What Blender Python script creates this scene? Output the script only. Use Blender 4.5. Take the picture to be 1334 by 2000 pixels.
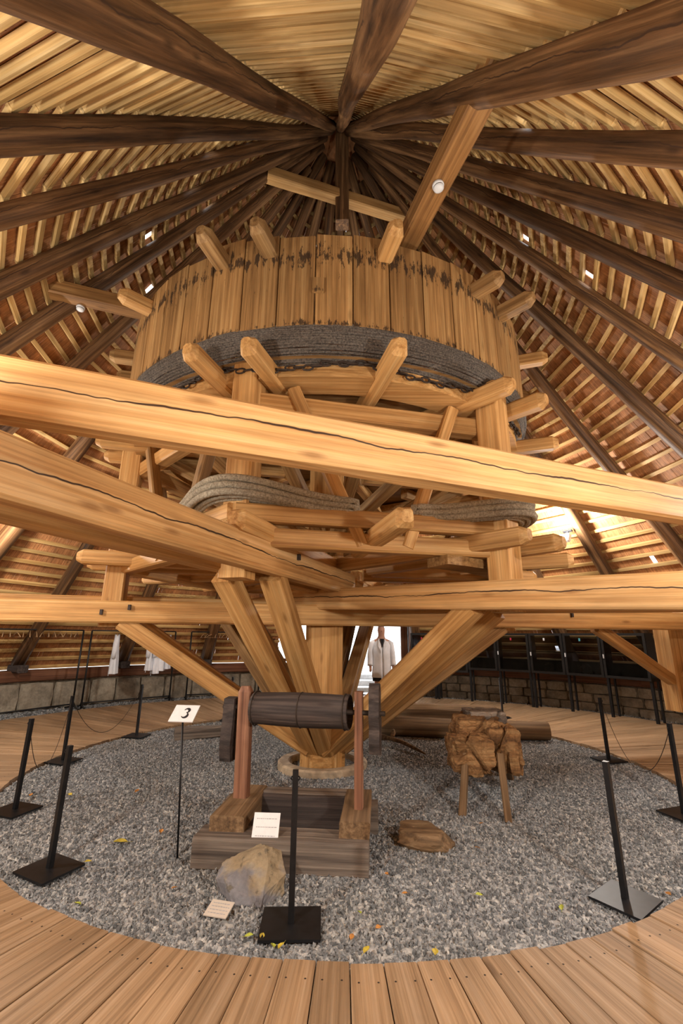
import bpy, bmesh, math, random
from mathutils import Vector, Matrix, noise as mnoise
for o in list(bpy.data.objects): bpy.data.objects.remove(o, do_unlink=True)
S = bpy.context.scene
COL = S.collection
PI = math.pi
rad = math.radians
rng = random.Random(7)

# ------------------------------------------------------------------ camera
TILT, ROLL = 0.26784, 0.00777
CAM = Vector((0.2189, -6.5255, 1.6))
cd = bpy.data.cameras.new('camera'); cam = bpy.data.objects.new('camera', cd); COL.objects.link(cam)
cd.sensor_fit = 'VERTICAL'; cd.sensor_height = 36.0; cd.lens = 16.0; cd.clip_start = 0.05; cd.clip_end = 500
_f = Vector((0, math.cos(TILT), math.sin(TILT))); _u = Vector((0, -math.sin(TILT), math.cos(TILT))); _x = Vector((1, 0, 0))
_x2 = _x*math.cos(ROLL) + _u*math.sin(ROLL); _u2 = -_x*math.sin(ROLL) + _u*math.cos(ROLL)
cam.matrix_world = Matrix(((_x2.x, _u2.x, -_f.x, CAM.x), (_x2.y, _u2.y, -_f.y, CAM.y), (_x2.z, _u2.z, -_f.z, CAM.z), (0, 0, 0, 1)))
S.camera = cam

# ------------------------------------------------------------------ world, exposure
w = bpy.data.worlds.new('sky'); S.world = w; w.use_nodes = True
bg = w.node_tree.nodes['Background']; bg.inputs[0].default_value = (0.93, 0.97, 1.0, 1); bg.inputs[1].default_value = 5.0
S.view_settings.view_transform = 'Standard'; S.view_settings.look = 'None'
S.view_settings.exposure = 0.0; S.view_settings.gamma = 1.0; S.view_settings.use_curve_mapping = False
LAMP_POWER = 275.0
S.cycles.max_bounces = 6; S.cycles.diffuse_bounces = 3; S.cycles.glossy_bounces = 2
LAMP_COLOR = (1.0, 0.95, 0.87)

# ------------------------------------------------------------------ materials
def srgb(r, g, b):
    def c(v):
        v /= 255.0
        return v/12.92 if v <= .04045 else ((v+.055)/1.055)**2.4
    return (c(r), c(g), c(b), 1)

class NT:
    def __init__(s, name):
        s.m = bpy.data.materials.new(name); s.m.use_nodes = True
        s.t = s.m.node_tree; s.n = s.t.nodes; s.p = s.n['Principled BSDF']
    def new(s, typ, **kw):
        n = s.n.new(typ)
        for k, v in kw.items(): setattr(n, k, v)
        return n
    def link(s, a, b): s.t.links.new(a, b)
    def math(s, op, a, b=None, c=None):
        n = s.n.new('ShaderNodeMath'); n.operation = op
        for i, v in enumerate((a, b, c)):
            if v is None: continue
            if isinstance(v, (int, float)): n.inputs[i].default_value = v
            else: s.link(v, n.inputs[i])
        return n.outputs[0]
    def mix(s, f, a, b, blend='MIX'):
        n = s.n.new('ShaderNodeMix'); n.data_type = 'RGBA'; n.blend_type = blend
        for i, v in ((0, f), (6, a), (7, b)):
            if isinstance(v, (int, float)): n.inputs[i].default_value = v
            elif isinstance(v, tuple): n.inputs[i].default_value = v
            else: s.link(v, n.inputs[i])
        return n.outputs[2]
    def ramp(s, f, stops):
        n = s.n.new('ShaderNodeValToRGB'); e = n.color_ramp.elements
        while len(e) < len(stops): e.new(.5)
        for i, (p, c) in enumerate(stops):
            e[i].position = p; e[i].color = c if isinstance(c, tuple) else (c, c, c, 1)
        s.link(f, n.inputs[0]); return n.outputs[0]
    def noise(s, vec, scale, detail=3, rough=.55):
        n = s.n.new('ShaderNodeTexNoise'); n.inputs['Scale'].default_value = scale
        n.inputs['Detail'].default_value = detail; n.inputs['Roughness'].default_value = rough
        s.link(vec, n.inputs['Vector']); return n.outputs['Fac']
    def coords(s, kind='Object', rnd=True, scale=(1, 1, 1)):
        tc = s.n.new('ShaderNodeTexCoord'); v = tc.outputs[kind]
        if rnd:
            oi = s.n.new('ShaderNodeObjectInfo'); m = s.math('MULTIPLY', oi.outputs['Random'], 37.0)
            add = s.n.new('ShaderNodeVectorMath'); add.operation = 'ADD'; s.link(v, add.inputs[0]); s.link(m, add.inputs[1]); v = add.outputs[0]
        mp = s.n.new('ShaderNodeMapping'); mp.inputs['Scale'].default_value = scale; s.link(v, mp.inputs[0])
        return mp.outputs[0]
    def bump(s, h, strength, dist=.01):
        b = s.n.new('ShaderNodeBump'); b.inputs['Strength'].default_value = strength; b.inputs['Distance'].default_value = dist
        s.link(h, b.inputs['Height']); s.link(b.outputs[0], s.p.inputs['Normal'])
    def col(s, c):
        if isinstance(c, tuple): s.p.inputs['Base Color'].default_value = c
        else: s.link(c, s.p.inputs['Base Color'])
    def rough(s, v): s.p.inputs['Roughness'].default_value = v

def wood(name, light, mid, dark, rough=.6, grain=1.0, vary=.25, knots=True, crack=None, bump=.25, big=.9, gmix=.5):
    """timber whose grain runs along local X"""
    t = NT(name)
    v1 = t.coords(scale=(big*.34, 15*grain, 15*grain)); v2 = t.coords(scale=(1.3, 85*grain, 85*grain)); v3 = t.coords(scale=(.9, 2.6, 2.6))
    n1 = t.noise(v1, 1.6, 5, .6); n2 = t.noise(v2, 1.0, 3, .6); n3 = t.noise(v3, 1.3, 4, .6)
    c = t.ramp(n1, [(.28, dark), (.5, mid), (.72, light)])
    g = t.ramp(n2, [(.3, .5), (.6, 1.0)])
    c = t.mix(gmix, c, g, 'MULTIPLY')
    b = t.ramp(n3, [(.3, .68), (.6, 1.06)])
    c = t.mix(.7, c, b, 'MULTIPLY')
    if knots:
        vo = t.new('ShaderNodeTexVoronoi'); vo.inputs['Scale'].default_value = 1.0
        t.link(t.coords(scale=(1.5, 5.5, 5.5)), vo.inputs['Vector'])
        k = t.ramp(vo.outputs['Distance'], [(.05, 1.0), (.15, 0.0)])
        c = t.mix(t.math('MULTIPLY', k, .6), c, (dark[0]*.45, dark[1]*.38, dark[2]*.3, 1))
    if crack:
        tc = t.new('ShaderNodeTexCoord'); sp = t.new('ShaderNodeSeparateXYZ'); t.link(tc.outputs['Object'], sp.inputs[0])
        mp = t.new('ShaderNodeMapping'); mp.inputs['Scale'].default_value = (1, 0, 0); t.link(tc.outputs['Object'], mp.inputs[0])
        nz = t.noise(mp.outputs[0], .75, 5, .62)
        z = t.math('ADD', sp.outputs[2], t.math('MULTIPLY', t.math('SUBTRACT', nz, .5), crack[1]))
        d = t.math('ABSOLUTE', t.math('SUBTRACT', z, crack[0]))
        wv = t.math('MULTIPLY', t.ramp(t.noise(mp.outputs[0], 1.1, 2), [(.35, .15), (.6, 1.0)]), crack[2])
        f = t.math('SUBTRACT', 1.0, t.math('MINIMUM', t.math('DIVIDE', d, t.math('ADD', wv, .0005)), 1.0))
        f = t.ramp(f, [(.0, 0.0), (.5, 1.0)])
        c = t.mix(f, c, (.045, .022, .012, 1))
    oi = t.new('ShaderNodeObjectInfo')
    hv = t.new('ShaderNodeHueSaturation'); hv.inputs['Fac'].default_value = 1
    val = t.math('ADD', t.math('MULTIPLY', oi.outputs['Random'], 2*vary), 1-vary); t.link(val, hv.inputs['Value']); t.link(c, hv.inputs['Color'])
    t.col(hv.outputs[0]); t.rough(rough); t.bump(n2, bump, .006)
    t.p.inputs['Specular IOR Level'].default_value = .3
    return t.m

def plain(name, c, rough=.6, metal=0.0, var=.15, scale=20, bump=.0, spec=.4):
    t = NT(name); v = t.coords(); n = t.noise(v, scale, 4)
    col = t.mix(1.0, c, t.ramp(n, [(.3, 1-var*2), (.7, 1+var)]), 'MULTIPLY')
    t.col(col); t.rough(rough); t.p.inputs['Metallic'].default_value = metal; t.p.inputs['Specular IOR Level'].default_value = spec
    if bump: t.bump(n, bump, .01)
    return t.m

M = {}
M['timber'] = wood('honey_timber', srgb(222, 180, 122), srgb(202, 154, 94), srgb(164, 114, 62), vary=.12)
M['timber_crack'] = wood('cracked_timber', srgb(230, 190, 136), srgb(212, 166, 108), srgb(178, 126, 72), vary=.06, crack=(.02, .16, .009))
M['timber_old'] = wood('aged_timber', srgb(190, 154, 104), srgb(160, 122, 76), srgb(112, 80, 46), vary=.22)
M['rafter'] = wood('dark_log', srgb(160, 120, 80), srgb(106, 74, 46), srgb(46, 30, 18), gmix=.85, rough=.55, vary=.2, grain=.6, knots=True, bump=.7, crack=(-.02, .22, .007))
M['tie'] = wood('brown_tie_beam', srgb(180, 136, 84), srgb(150, 106, 60), srgb(104, 70, 38), vary=.1)
M['batten'] = wood('pale_batten', srgb(238, 204, 146), srgb(218, 178, 114), srgb(184, 140, 82), vary=.22, knots=True)
M['shingle'] = None
M['floor'] = wood('floor_plank', srgb(182, 154, 124), srgb(162, 132, 100), srgb(124, 96, 68), vary=.16, rough=.55, grain=1.3)
M['stave'] = wood('drum_stave', srgb(200, 162, 108), srgb(172, 130, 80), srgb(120, 86, 50), gmix=.7, vary=.16)
M['grey'] = wood('weathered_grey_wood', srgb(154, 140, 126), srgb(118, 106, 96), srgb(72, 63, 58), vary=.12, bump=.6, rough=.75)
M['dark_grey'] = wood('dark_weathered_wood', srgb(92, 80, 74), srgb(66, 57, 54), srgb(36, 32, 30), vary=.1, bump=.6, rough=.7)
M['brown_old'] = wood('old_brown_wood', srgb(158, 130, 98), srgb(124, 98, 70), srgb(76, 58, 42), vary=.12, bump=.5, rough=.75)
M['red_wood'] = wood('red_brown_wood', srgb(162, 120, 94), srgb(134, 92, 70), srgb(94, 62, 46), vary=.1)
M['root'] = wood('rotten_root_wood', srgb(178, 142, 98), srgb(142, 104, 66), srgb(72, 50, 32), gmix=.8, vary=.05, bump=1.0, rough=.85, grain=.7)
M['plate'] = wood('red_wall_plate', srgb(138, 96, 70), srgb(110, 70, 48), srgb(70, 44, 30), vary=.15)
M['steel'] = plain('black_steel', (.018, .019, .022, 1), .42, .5, spec=.5)
M['black'] = plain('black_frame', (.010, .009, .009, 1), .5, 0.0)
M['iron'] = plain('rusty_iron', (.05, .035, .026, 1), .7, .4)
M['white'] = plain('white_card', (.82, .82, .84, 1), .5, 0, .03)
M['cream'] = plain('cream_card', (.62, .55, .47, 1), .5, 0, .03)
M['plastic'] = plain('white_plastic', (.78, .79, .80, 1), .35, 0, .02)
M['ink'] = plain('black_ink', (.02, .02, .025, 1), .6)
M['greyink'] = plain('grey_print', (.42, .42, .45, 1), .6)
M['cloth'] = plain('white_cotton', (.80, .81, .86, 1), .85, 0, .05, 8)
M['blackcloth'] = plain('black_cotton', (.015, .015, .018, 1), .9)
M['skin'] = plain('skin', (.50, .27, .19, 1), .55, 0, .05)
M['rock'] = plain('grey_brown_rock', (.24, .20, .16, 1), .8, 0, .45, 7, .6)
M['ringstone'] = plain('pale_concrete', (.46, .36, .25, 1), .8, 0, .25, 9, .3)
M['tag_red'] = plain('red_tag', (.45, .03, .06, 1), .5)
M['tag_white'] = plain('white_tag', (.7, .7, .72, 1), .5)
M['tag_blue'] = plain('teal_tag', (.08, .35, .42, 1), .5)
M['leaf_y'] = plain('yellow_leaf', (.55, .42, .05, 1), .6, 0, .25, 30)
M['leaf_o'] = plain('orange_leaf', (.50, .22, .05, 1), .6, 0, .25, 30)
M['leaf_g'] = plain('green_leaf', (.42, .45, .06, 1), .6, 0, .25, 30)
M['step'] = plain('pale_stone_step', (.60, .60, .60, 1), .8, 0, .1)
M['hanger'] = plain('pale_hanger_wood', (.40, .24, .12, 1), .5)

def mk_shingle():
    t = NT('split_shingle'); v = t.coords('Object', False, (1, 1, 1))
    uv = t.new('ShaderNodeUVMap'); mp = t.new('ShaderNodeMapping'); mp.inputs['Scale'].default_value = (60, 1.2, 1); t.link(uv.outputs[0], mp.inputs[0])
    n = t.noise(mp.outputs[0], 1.0, 4, .6); n2 = t.noise(v, 1.3, 4); n3 = t.noise(v, 9, 2)
    c = t.ramp(n, [(.3, srgb(140, 90, 54)), (.5, srgb(184, 126, 78)), (.7, srgb(216, 158, 104))])
    c = t.mix(.6, c, t.ramp(n2, [(.3, .55), (.65, 1.1)]), 'MULTIPLY'); c = t.mix(.6, c, t.ramp(n3, [(.35, .6), (.6, 1.1)]), 'MULTIPLY')
    t.col(c); t.rough(.7); t.bump(n, .5, .01); return t.m
M['shingle'] = mk_shingle()

def mk_stave():
    """drum boards with tarry black drip marks near the upper edge (local X runs up the board)"""
    m = M['stave']; nt = m.node_tree; n = nt.nodes; p = n['Principled BSDF']
    src = p.inputs['Base Color'].links[0].from_socket
    t = NT.__new__(NT); t.m = m; t.t = nt; t.n = n; t.p = p
    tc = t.new('ShaderNodeTexCoord'); sp = t.new('ShaderNodeSeparateXYZ'); t.link(tc.outputs['Object'], sp.inputs[0])
    x = sp.outputs[0]
    v = t.coords(scale=(2.6, 10, 10)); a = t.noise(v, 2.3, 5, .72)
    band = t.math('SUBTRACT', 1.0, t.math('MINIMUM', t.math('MULTIPLY', t.math('ABSOLUTE', t.math('SUBTRACT', x, .80)), 4.2), 1.0))
    f = t.ramp(t.math('ADD', a, t.math('MULTIPLY', band, .22)), [(.675, 0.0), (.72, 1.0)])
    band2 = t.math('SUBTRACT', 1.0, t.math('MINIMUM', t.math('MULTIPLY', t.math('ABSOLUTE', t.math('SUBTRACT', x, .02)), 12.0), 1.0))
    f2 = t.ramp(t.math('ADD', a, t.math('MULTIPLY', band2, .2)), [(.68, 0.0), (.74, 1.0)])
    c = t.mix(t.math('MULTIPLY', t.math('MAXIMUM', f, f2), .88), src, (.03, .018, .012, 1)); t.col(c)
mk_stave()

def mk_gravel():
    t = NT('grey_gravel'); oi = t.new('ShaderNodeObjectInfo'); g = t.new('ShaderNodeNewGeometry')
    n = t.noise(g.outputs['Position'], 26.0, 2); n2 = t.noise(g.outputs['Position'], 160.0, 2); n3 = t.noise(g.outputs['Position'], .8, 3)
    f = t.math('ADD', t.math('MULTIPLY', oi.outputs['Random'], .5), t.math('MULTIPLY', n, .5))
    c = t.ramp(f, [(.18, srgb(80, 82, 84)), (.42, srgb(120, 122, 124)), (.64, srgb(156, 157, 158)), (.84, srgb(208, 205, 200))])
    c = t.mix(.35, c, t.ramp(n2, [(.3, .55), (.7, 1.1)]), 'MULTIPLY'); c = t.mix(.35, c, t.ramp(n3, [(.35, (.90, .86, .78, 1)), (.65, (.96, 1.0, 1.06, 1))]), 'MULTIPLY')
    t.col(c); t.rough(.75); return t.m
M['gravel'] = mk_gravel()

def mk_wallstone():
    t = NT('rubble_stone'); v = t.coords(scale=(1, 1, 1)); n = t.noise(v, 3.0, 6, .65); n2 = t.noise(v, 22, 4)
    c = t.ramp(n, [(.3, srgb(104, 95, 82)), (.5, srgb(146, 135, 118)), (.7, srgb(176, 165, 146))])
    c = t.mix(.5, c, t.ramp(n2, [(.3, .6), (.65, 1.1)]), 'MULTIPLY'); t.col(c); t.rough(.85); t.bump(n2, .6, .02); return t.m
M['wallstone'] = mk_wallstone()
M['mortar'] = plain('lime_mortar', srgb(120, 106, 88), .9, 0, .3, 12, .5)

def mk_boulder():
    t = NT('patchy_rock'); v = t.coords('Object', False); n = t.noise(v, 5.5, 3, .5); n2 = t.noise(v, 40, 5, .65); n3 = t.noise(v, 12, 4, .6)
    g = t.new('ShaderNodeTexCoord'); sp = t.new('ShaderNodeSeparateXYZ'); t.link(g.outputs['Object'], sp.inputs[0])
    f = t.math('ADD', n, t.math('MULTIPLY', t.math('ADD', sp.outputs[2], t.math('MULTIPLY', sp.outputs[1], .6)), 1.3))
    c = t.ramp(f, [(.50, srgb(126, 124, 128)), (.56, srgb(148, 138, 124)), (.64, srgb(158, 141, 113)), (.85, srgb(142, 126, 100))])
    c = t.mix(t.ramp(n3, [(.60, 0.0), (.66, .75)]), c, srgb(92, 84, 72)); c = t.mix(.5, c, t.ramp(n2, [(.3, .6), (.65, 1.1)]), 'MULTIPLY')
    t.col(c); t.rough(.85); t.bump(n2, .5, .01); return t.m
M['boulder'] = mk_boulder()

def mk_rope(name, c1, c2):
    t = NT(name); v = t.coords('Object', False); n = t.noise(v, 55, 4, .7); n2 = t.noise(v, 3, 3)
    wv = t.new('ShaderNodeTexWave'); wv.inputs['Scale'].default_value = 30; wv.inputs['Distortion'].default_value = 6; t.link(v, wv.inputs['Vector'])
    c = t.ramp(n, [(.32, c1), (.66, c2)]); c = t.mix(.5, c, t.ramp(n2, [(.3, .6), (.7, 1.1)]), 'MULTIPLY'); c = t.mix(.3, c, wv.outputs['Color'], 'MULTIPLY')
    t.col(c); t.rough(.9); t.bump(n, 1.0, .02); return t.m
M['rope_dark'] = mk_rope('dark_hemp_rope', srgb(58, 52, 48), srgb(142, 130, 118))
M['rope'] = mk_rope('grey_hemp_rope', srgb(140, 126, 104), srgb(214, 202, 178))

def mk_glass():
    t = NT('dark_glass'); t.n.remove(t.p); out = t.n['Material Output']
    tr = t.new('ShaderNodeBsdfTransparent'); tr.inputs[0].default_value = (.42, .42, .44, 1)
    gl = t.new('ShaderNodeBsdfGlossy'); gl.inputs['Roughness'].default_value = .06; fr = t.new('ShaderNodeFresnel'); fr.inputs[0].default_value = 1.45
    mx = t.new('ShaderNodeMixShader'); t.link(fr.outputs[0], mx.inputs[0]); t.link(tr.outputs[0], mx.inputs[1]); t.link(gl.outputs[0], mx.inputs[2]); t.link(mx.outputs[0], out.inputs[0]); return t.m
M['glass'] = mk_glass()
def mk_emit():
    t = NT('lamp_lens'); t.p.inputs['Emission Color'].default_value = (*LAMP_COLOR, 1); t.p.inputs['Emission Strength'].default_value = 60; return t.m
M['lens'] = mk_emit()

# ------------------------------------------------------------------ builders
def tag(o, label=None, cat=None, group=None, kind=None):
    if label: o['label'] = label
    if cat: o['category'] = cat
    if group: o['group'] = group
    if kind: o['kind'] = kind
    return o
def empty(name, loc=(0, 0, 0), rz=0):
    o = bpy.data.objects.new(name, None); COL.objects.link(o); o.location = loc; o.rotation_euler = (0, 0, rz); o.empty_display_size = .1
    return o
def link(name, me, mat, parent=None, smooth=False):
    if mat is not None and not me.materials: me.materials.append(M[mat] if isinstance(mat, str) else mat)
    o = bpy.data.objects.new(name, me); COL.objects.link(o)
    if smooth and not me.get('sm'):
        for p in me.polygons: p.use_smooth = True
        me['sm'] = 1
    if parent: o.parent = parent
    return o
def mesh(name, vs, fs):
    me = bpy.data.meshes.new(name); me.from_pydata([tuple(v) for v in vs], [], fs); me.update(); return me
class MB:
    def __init__(s): s.v = []; s.f = []; s.mi = []
    def add(s, vs, fs, mi=0):
        b = len(s.v); s.v += [tuple(v) for v in vs]; s.f += [tuple(i+b for i in f) for f in fs]; s.mi += [mi]*len(fs); return s
    def box(s, c, sz, R=None, mi=0):
        vs = [Vector((x*sz[0]/2, y*sz[1]/2, z*sz[2]/2)) for x in (-1, 1) for y in (-1, 1) for z in (-1, 1)]
        if R: vs = [R @ v for v in vs]
        c = Vector(c); return s.add([v+c for v in vs], [(0, 1, 3, 2), (4, 6, 7, 5), (0, 4, 5, 1), (2, 3, 7, 6), (0, 2, 6, 4), (1, 5, 7, 3)], mi)
    def tube(s, pts, r, n=8, closed=False, mi=0, cap=True):
        pts = [Vector(p) for p in pts]; k = len(pts); vs = []; fs = []; ref = None
        for i, p in enumerate(pts):
            a = pts[(i+1) % k] if (closed or i < k-1) else p; b = pts[i-1] if (closed or i > 0) else p
            d = (a-b).normalized()
            if ref is None: ref = Vector((0, 0, 1)) if abs(d.z) < .9 else Vector((1, 0, 0))
            x = (ref - d*ref.dot(d))
            if x.length < 1e-5: x = d.orthogonal()
            x.normalize(); ref = x; y = d.cross(x)
            rr = r[i] if isinstance(r, (list, tuple)) else r
            vs += [p + (x*math.cos(2*PI*j/n) + y*math.sin(2*PI*j/n))*rr for j in range(n)]
        for i in range(k if closed else k-1):
            for j in range(n):
                a = i*n+j; b = i*n+(j+1) % n; c = ((i+1) % k)*n+(j+1) % n; d = ((i+1) % k)*n+j; fs.append((a, b, c, d))
        if not closed and cap: fs += [tuple(range(n))[::-1], tuple((k-1)*n+j for j in range(n))]
        return s.add(vs, fs, mi)
    def lathe(s, prof, n=16, mi=0, c=(0, 0, 0)):
        vs = []; fs = []; k = len(prof)
        for r, z in prof: vs += [(c[0]+r*math.cos(2*PI*j/n), c[1]+r*math.sin(2*PI*j/n), c[2]+z) for j in range(n)]
        for i in range(k-1):
            for j in range(n): fs.append((i*n+j, i*n+(j+1) % n, (i+1)*n+(j+1) % n, (i+1)*n+j))
        fs += [tuple(range(n))[::-1], tuple((k-1)*n+j for j in range(n))]
        return s.add(vs, fs, mi)
    def mesh(s, name, mats=None):
        me = mesh(name, s.v, s.f)
        if mats:
            for m in mats: me.materials.append(M[m])
            for p, i in zip(me.polygons, s.mi): p.material_index = i
        return me
    def build(s, name, mat, parent=None, smooth=False):
        if isinstance(mat, (list, tuple)): return link(name, s.mesh(name, mat), None, parent, smooth)
        return link(name, s.mesh(name), mat, parent, smooth)

def frame(P0, P1, up=Vector((0, 0, 1)), roll=0):
    x = (P1-P0).normalized(); z = up - x*up.dot(x)
    if z.length < 1e-4: z = Vector((0, 1, 0)) - x*x.y
    z.normalize(); y = z.cross(x)
    if roll: q = Matrix.Rotation(roll, 3, x); y = q @ y; z = q @ z
    return Matrix(((x.x, y.x, z.x, P0.x), (x.y, y.y, z.y, P0.y), (x.z, y.z, z.z, P0.z), (0, 0, 0, 1)))
_seed = [0]
def beam_mesh(L, w, h, ch=.018, wob=.008, tip=(0, 0), h2=None, w2=None):
    """hewn beam along +X, chamfered edges, slightly wavy; tip>0 rounds off that end"""
    _seed[0] += 1; sd = _seed[0]*7.31
    n = max(2, min(12, int(L/.45)+1)); xs = [L*i/n for i in range(n+1)]
    sc = [1.0]*(n+1)
    if tip[1]: xs.insert(n, L-tip[1]); sc.insert(n, 1.0); sc[-1] = .62
    if tip[0]: xs.insert(1, tip[0]); sc.insert(1, 1.0); sc[0] = .62
    vs = []; fs = []
    for i, x in enumerate(xs):
        t = x/L; hh = (h + ((h2 or h)-h)*t)*sc[i]/2; ww = (w + ((w2 or w)-w)*t)*sc[i]/2
        pts = [(ww-ch, -hh), (ww, -hh+ch), (ww, hh-ch), (ww-ch, hh), (-ww+ch, hh), (-ww, hh-ch), (-ww, -hh+ch), (-ww+ch, -hh)]
        for j, (y, z) in enumerate(pts):
            dy = wob*mnoise.noise(Vector((x*1.7+sd, j//2*3.1, 0))); dz = wob*mnoise.noise(Vector((x*1.7+sd, j//2*3.1, 9)))
            vs.append((x, y+dy, z+dz))
    k = len(xs)
    for i in range(k-1):
        for j in range(8): fs.append((i*8+j, i*8+(j+1) % 8, (i+1)*8+(j+1) % 8, (i+1)*8+j))
    fs += [tuple(range(8))[::-1], tuple((k-1)*8+j for j in range(8))]
    return mesh('beam', vs, fs)
def beam(name, P0, P1, w, h, mat, parent=None, up=Vector((0, 0, 1)), roll=0, **kw):
    P0 = Vector(P0); P1 = Vector(P1)
    o = link(name, beam_mesh((P1-P0).length, w, h, **kw), mat, parent)
    o.matrix_basis = frame(P0, P1, up, roll); return o
def log_mesh(L, r0, r1, n=14, bumpy=.06, seg=None, bend=.03):
    _seed[0] += 1; sd = _seed[0]*5.17; k = seg or max(4, int(L/.5)); vs = []; fs = []
    for i in range(k+1):
        x = L*i/k; r = r0+(r1-r0)*i/k
        by = bend*mnoise.noise(Vector((x*.35+sd, 1, 0))); bz = bend*mnoise.noise(Vector((x*.35+sd, 5, 0)))
        for j in range(n):
            a = 2*PI*j/n; rr = r*(1+bumpy*mnoise.noise(Vector((x*1.1+sd, 1.6*math.cos(a), 1.6*math.sin(a)))))
            vs.append((x, by+rr*math.cos(a), bz+rr*math.sin(a)))
    for i in range(k):
        for j in range(n): fs.append((i*n+j, i*n+(j+1) % n, (i+1)*n+(j+1) % n, (i+1)*n+j))
    fs += [tuple(range(n))[::-1], tuple(k*n+j for j in range(n))]
    return mesh('log', vs, fs)
def log(name, P0, P1, r0, r1, mat, parent=None, **kw):
    P0 = Vector(P0); P1 = Vector(P1); o = link(name, log_mesh((P1-P0).length, r0, r1, **kw), mat, parent, True)
    o.matrix_basis = frame(P0, P1); return o
def pol(az, r, z=0.0, off=0.0):
    """azimuth in degrees from the camera side (-Y), turning towards +X"""
    a = rad(az); return Vector((math.sin(a)*r + math.cos(a)*off, -math.cos(a)*r + math.sin(a)*off, z))
def lump(name, size, mat, parent, loc, amp=.25, freq=1.6, sub=3, seed=0, flat=0.0, rot=(0, 0, 0)):
    bm = bmesh.new(); bmesh.ops.create_icosphere(bm, subdivisions=sub, radius=1)
    for v in bm.verts:
        p = v.co.copy(); d = 1 + amp*mnoise.noise(p*freq+Vector((seed*3.7, 1, 2))) + amp*.45*mnoise.noise(p*freq*2.7+Vector((seed, 7, 3)))
        v.co = Vector((p.x*size[0]*d, p.y*size[1]*d, p.z*size[2]*d))
        if flat and v.co.z < -flat*size[2]: v.co.z = -flat*size[2]
    me = bpy.data.meshes.new(name); bm.to_mesh(me); bm.free()
    o = link(name, me, mat, parent); o.location = loc; o.rotation_euler = rot; return o

# ================================================================== SETTING
GC = Vector((0.295, 0.114, 0)); GR = 3.83
# ---- ground slab under everything
def ring_mesh(name, r0, r1, z, n=96, a0=0, a1=360, c=(0, 0), thick=0):
    vs = []; fs = []; full = abs(a1-a0-360) < 1e-6; k = n if full else n+1
    for i in range(k):
        p = pol(a0+(a1-a0)*i/n, 1)
        vs += [(c[0]+p.x*r0, c[1]+p.y*r0, z), (c[0]+p.x*r1, c[1]+p.y*r1, z)]
    for i in range(n):
        a = 2*i; b = 2*((i+1) % k); fs.append((a, a+1, b+1, b))
    me = mesh(name, vs, fs); return me
ground = link('ground', ring_mesh('ground', .5, 8.1, -.09), plain('dark_earth', srgb(96, 90, 80), .9, 0, .3, 30), None); tag(ground, 'dark earth under the gravel and boards', kind='structure')
# ---- plank walkway, one wedge-shaped board per object
floor = empty('floor', (GC.x, GC.y, 0)); tag(floor, 'ring of radial floorboards around the gravel bed', kind='structure')
NPL = 144; R0, R1 = 3.85, 7.02
def plank_mesh(dr):
    mb = MB(); h0 = R0*math.tan(PI/NPL)-.0025; h1 = R1*math.tan(PI/NPL)-.0025; e = .004; n = 5
    rows = []
    vs = []
    for i in range(n+1):
        t = i/n; x = R0+(R1-R0)*t; hw = h0+(h1-h0)*t
        vs += [(x, -hw, -.05), (x, -hw, .026), (x, -hw+e, .03), (x, hw-e, .03), (x, hw, .026), (x, hw, -.05)]
    fs = []
    for i in range(n):
        for j in range(6): fs.append((i*6+j, (i+1)*6+j, (i+1)*6+(j+1) % 6, i*6+(j+1) % 6))
    fs += [tuple(range(6)), tuple(n*6+j for j in range(6))[::-1]]
    mb.add(vs, fs, 0)
    for x in (R0+.13, R0+.85, R0+1.7, R0+2.6):
        for y in (-.045, .045):
            yy = y*(x/R0); mb.add([(x+.006*math.cos(a*PI/3), yy+.006*math.sin(a*PI/3), .0306) for a in range(6)], [(0, 1, 2, 3, 4, 5)], 1)
    return mb.mesh('plank', ['floor', 'iron'])
pms = [plank_mesh(0)]
for i in range(NPL):
    o = link('floor_plank', pms[0], None, floor); o.rotation_euler = (0, 0, 2*PI*(i+.4)/NPL); o.location = (rng.uniform(-.012, .012)*math.cos(2*PI*(i+.4)/NPL), rng.uniform(-.012, .012)*math.sin(2*PI*(i+.4)/NPL), rng.uniform(-.004, .003))
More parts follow.
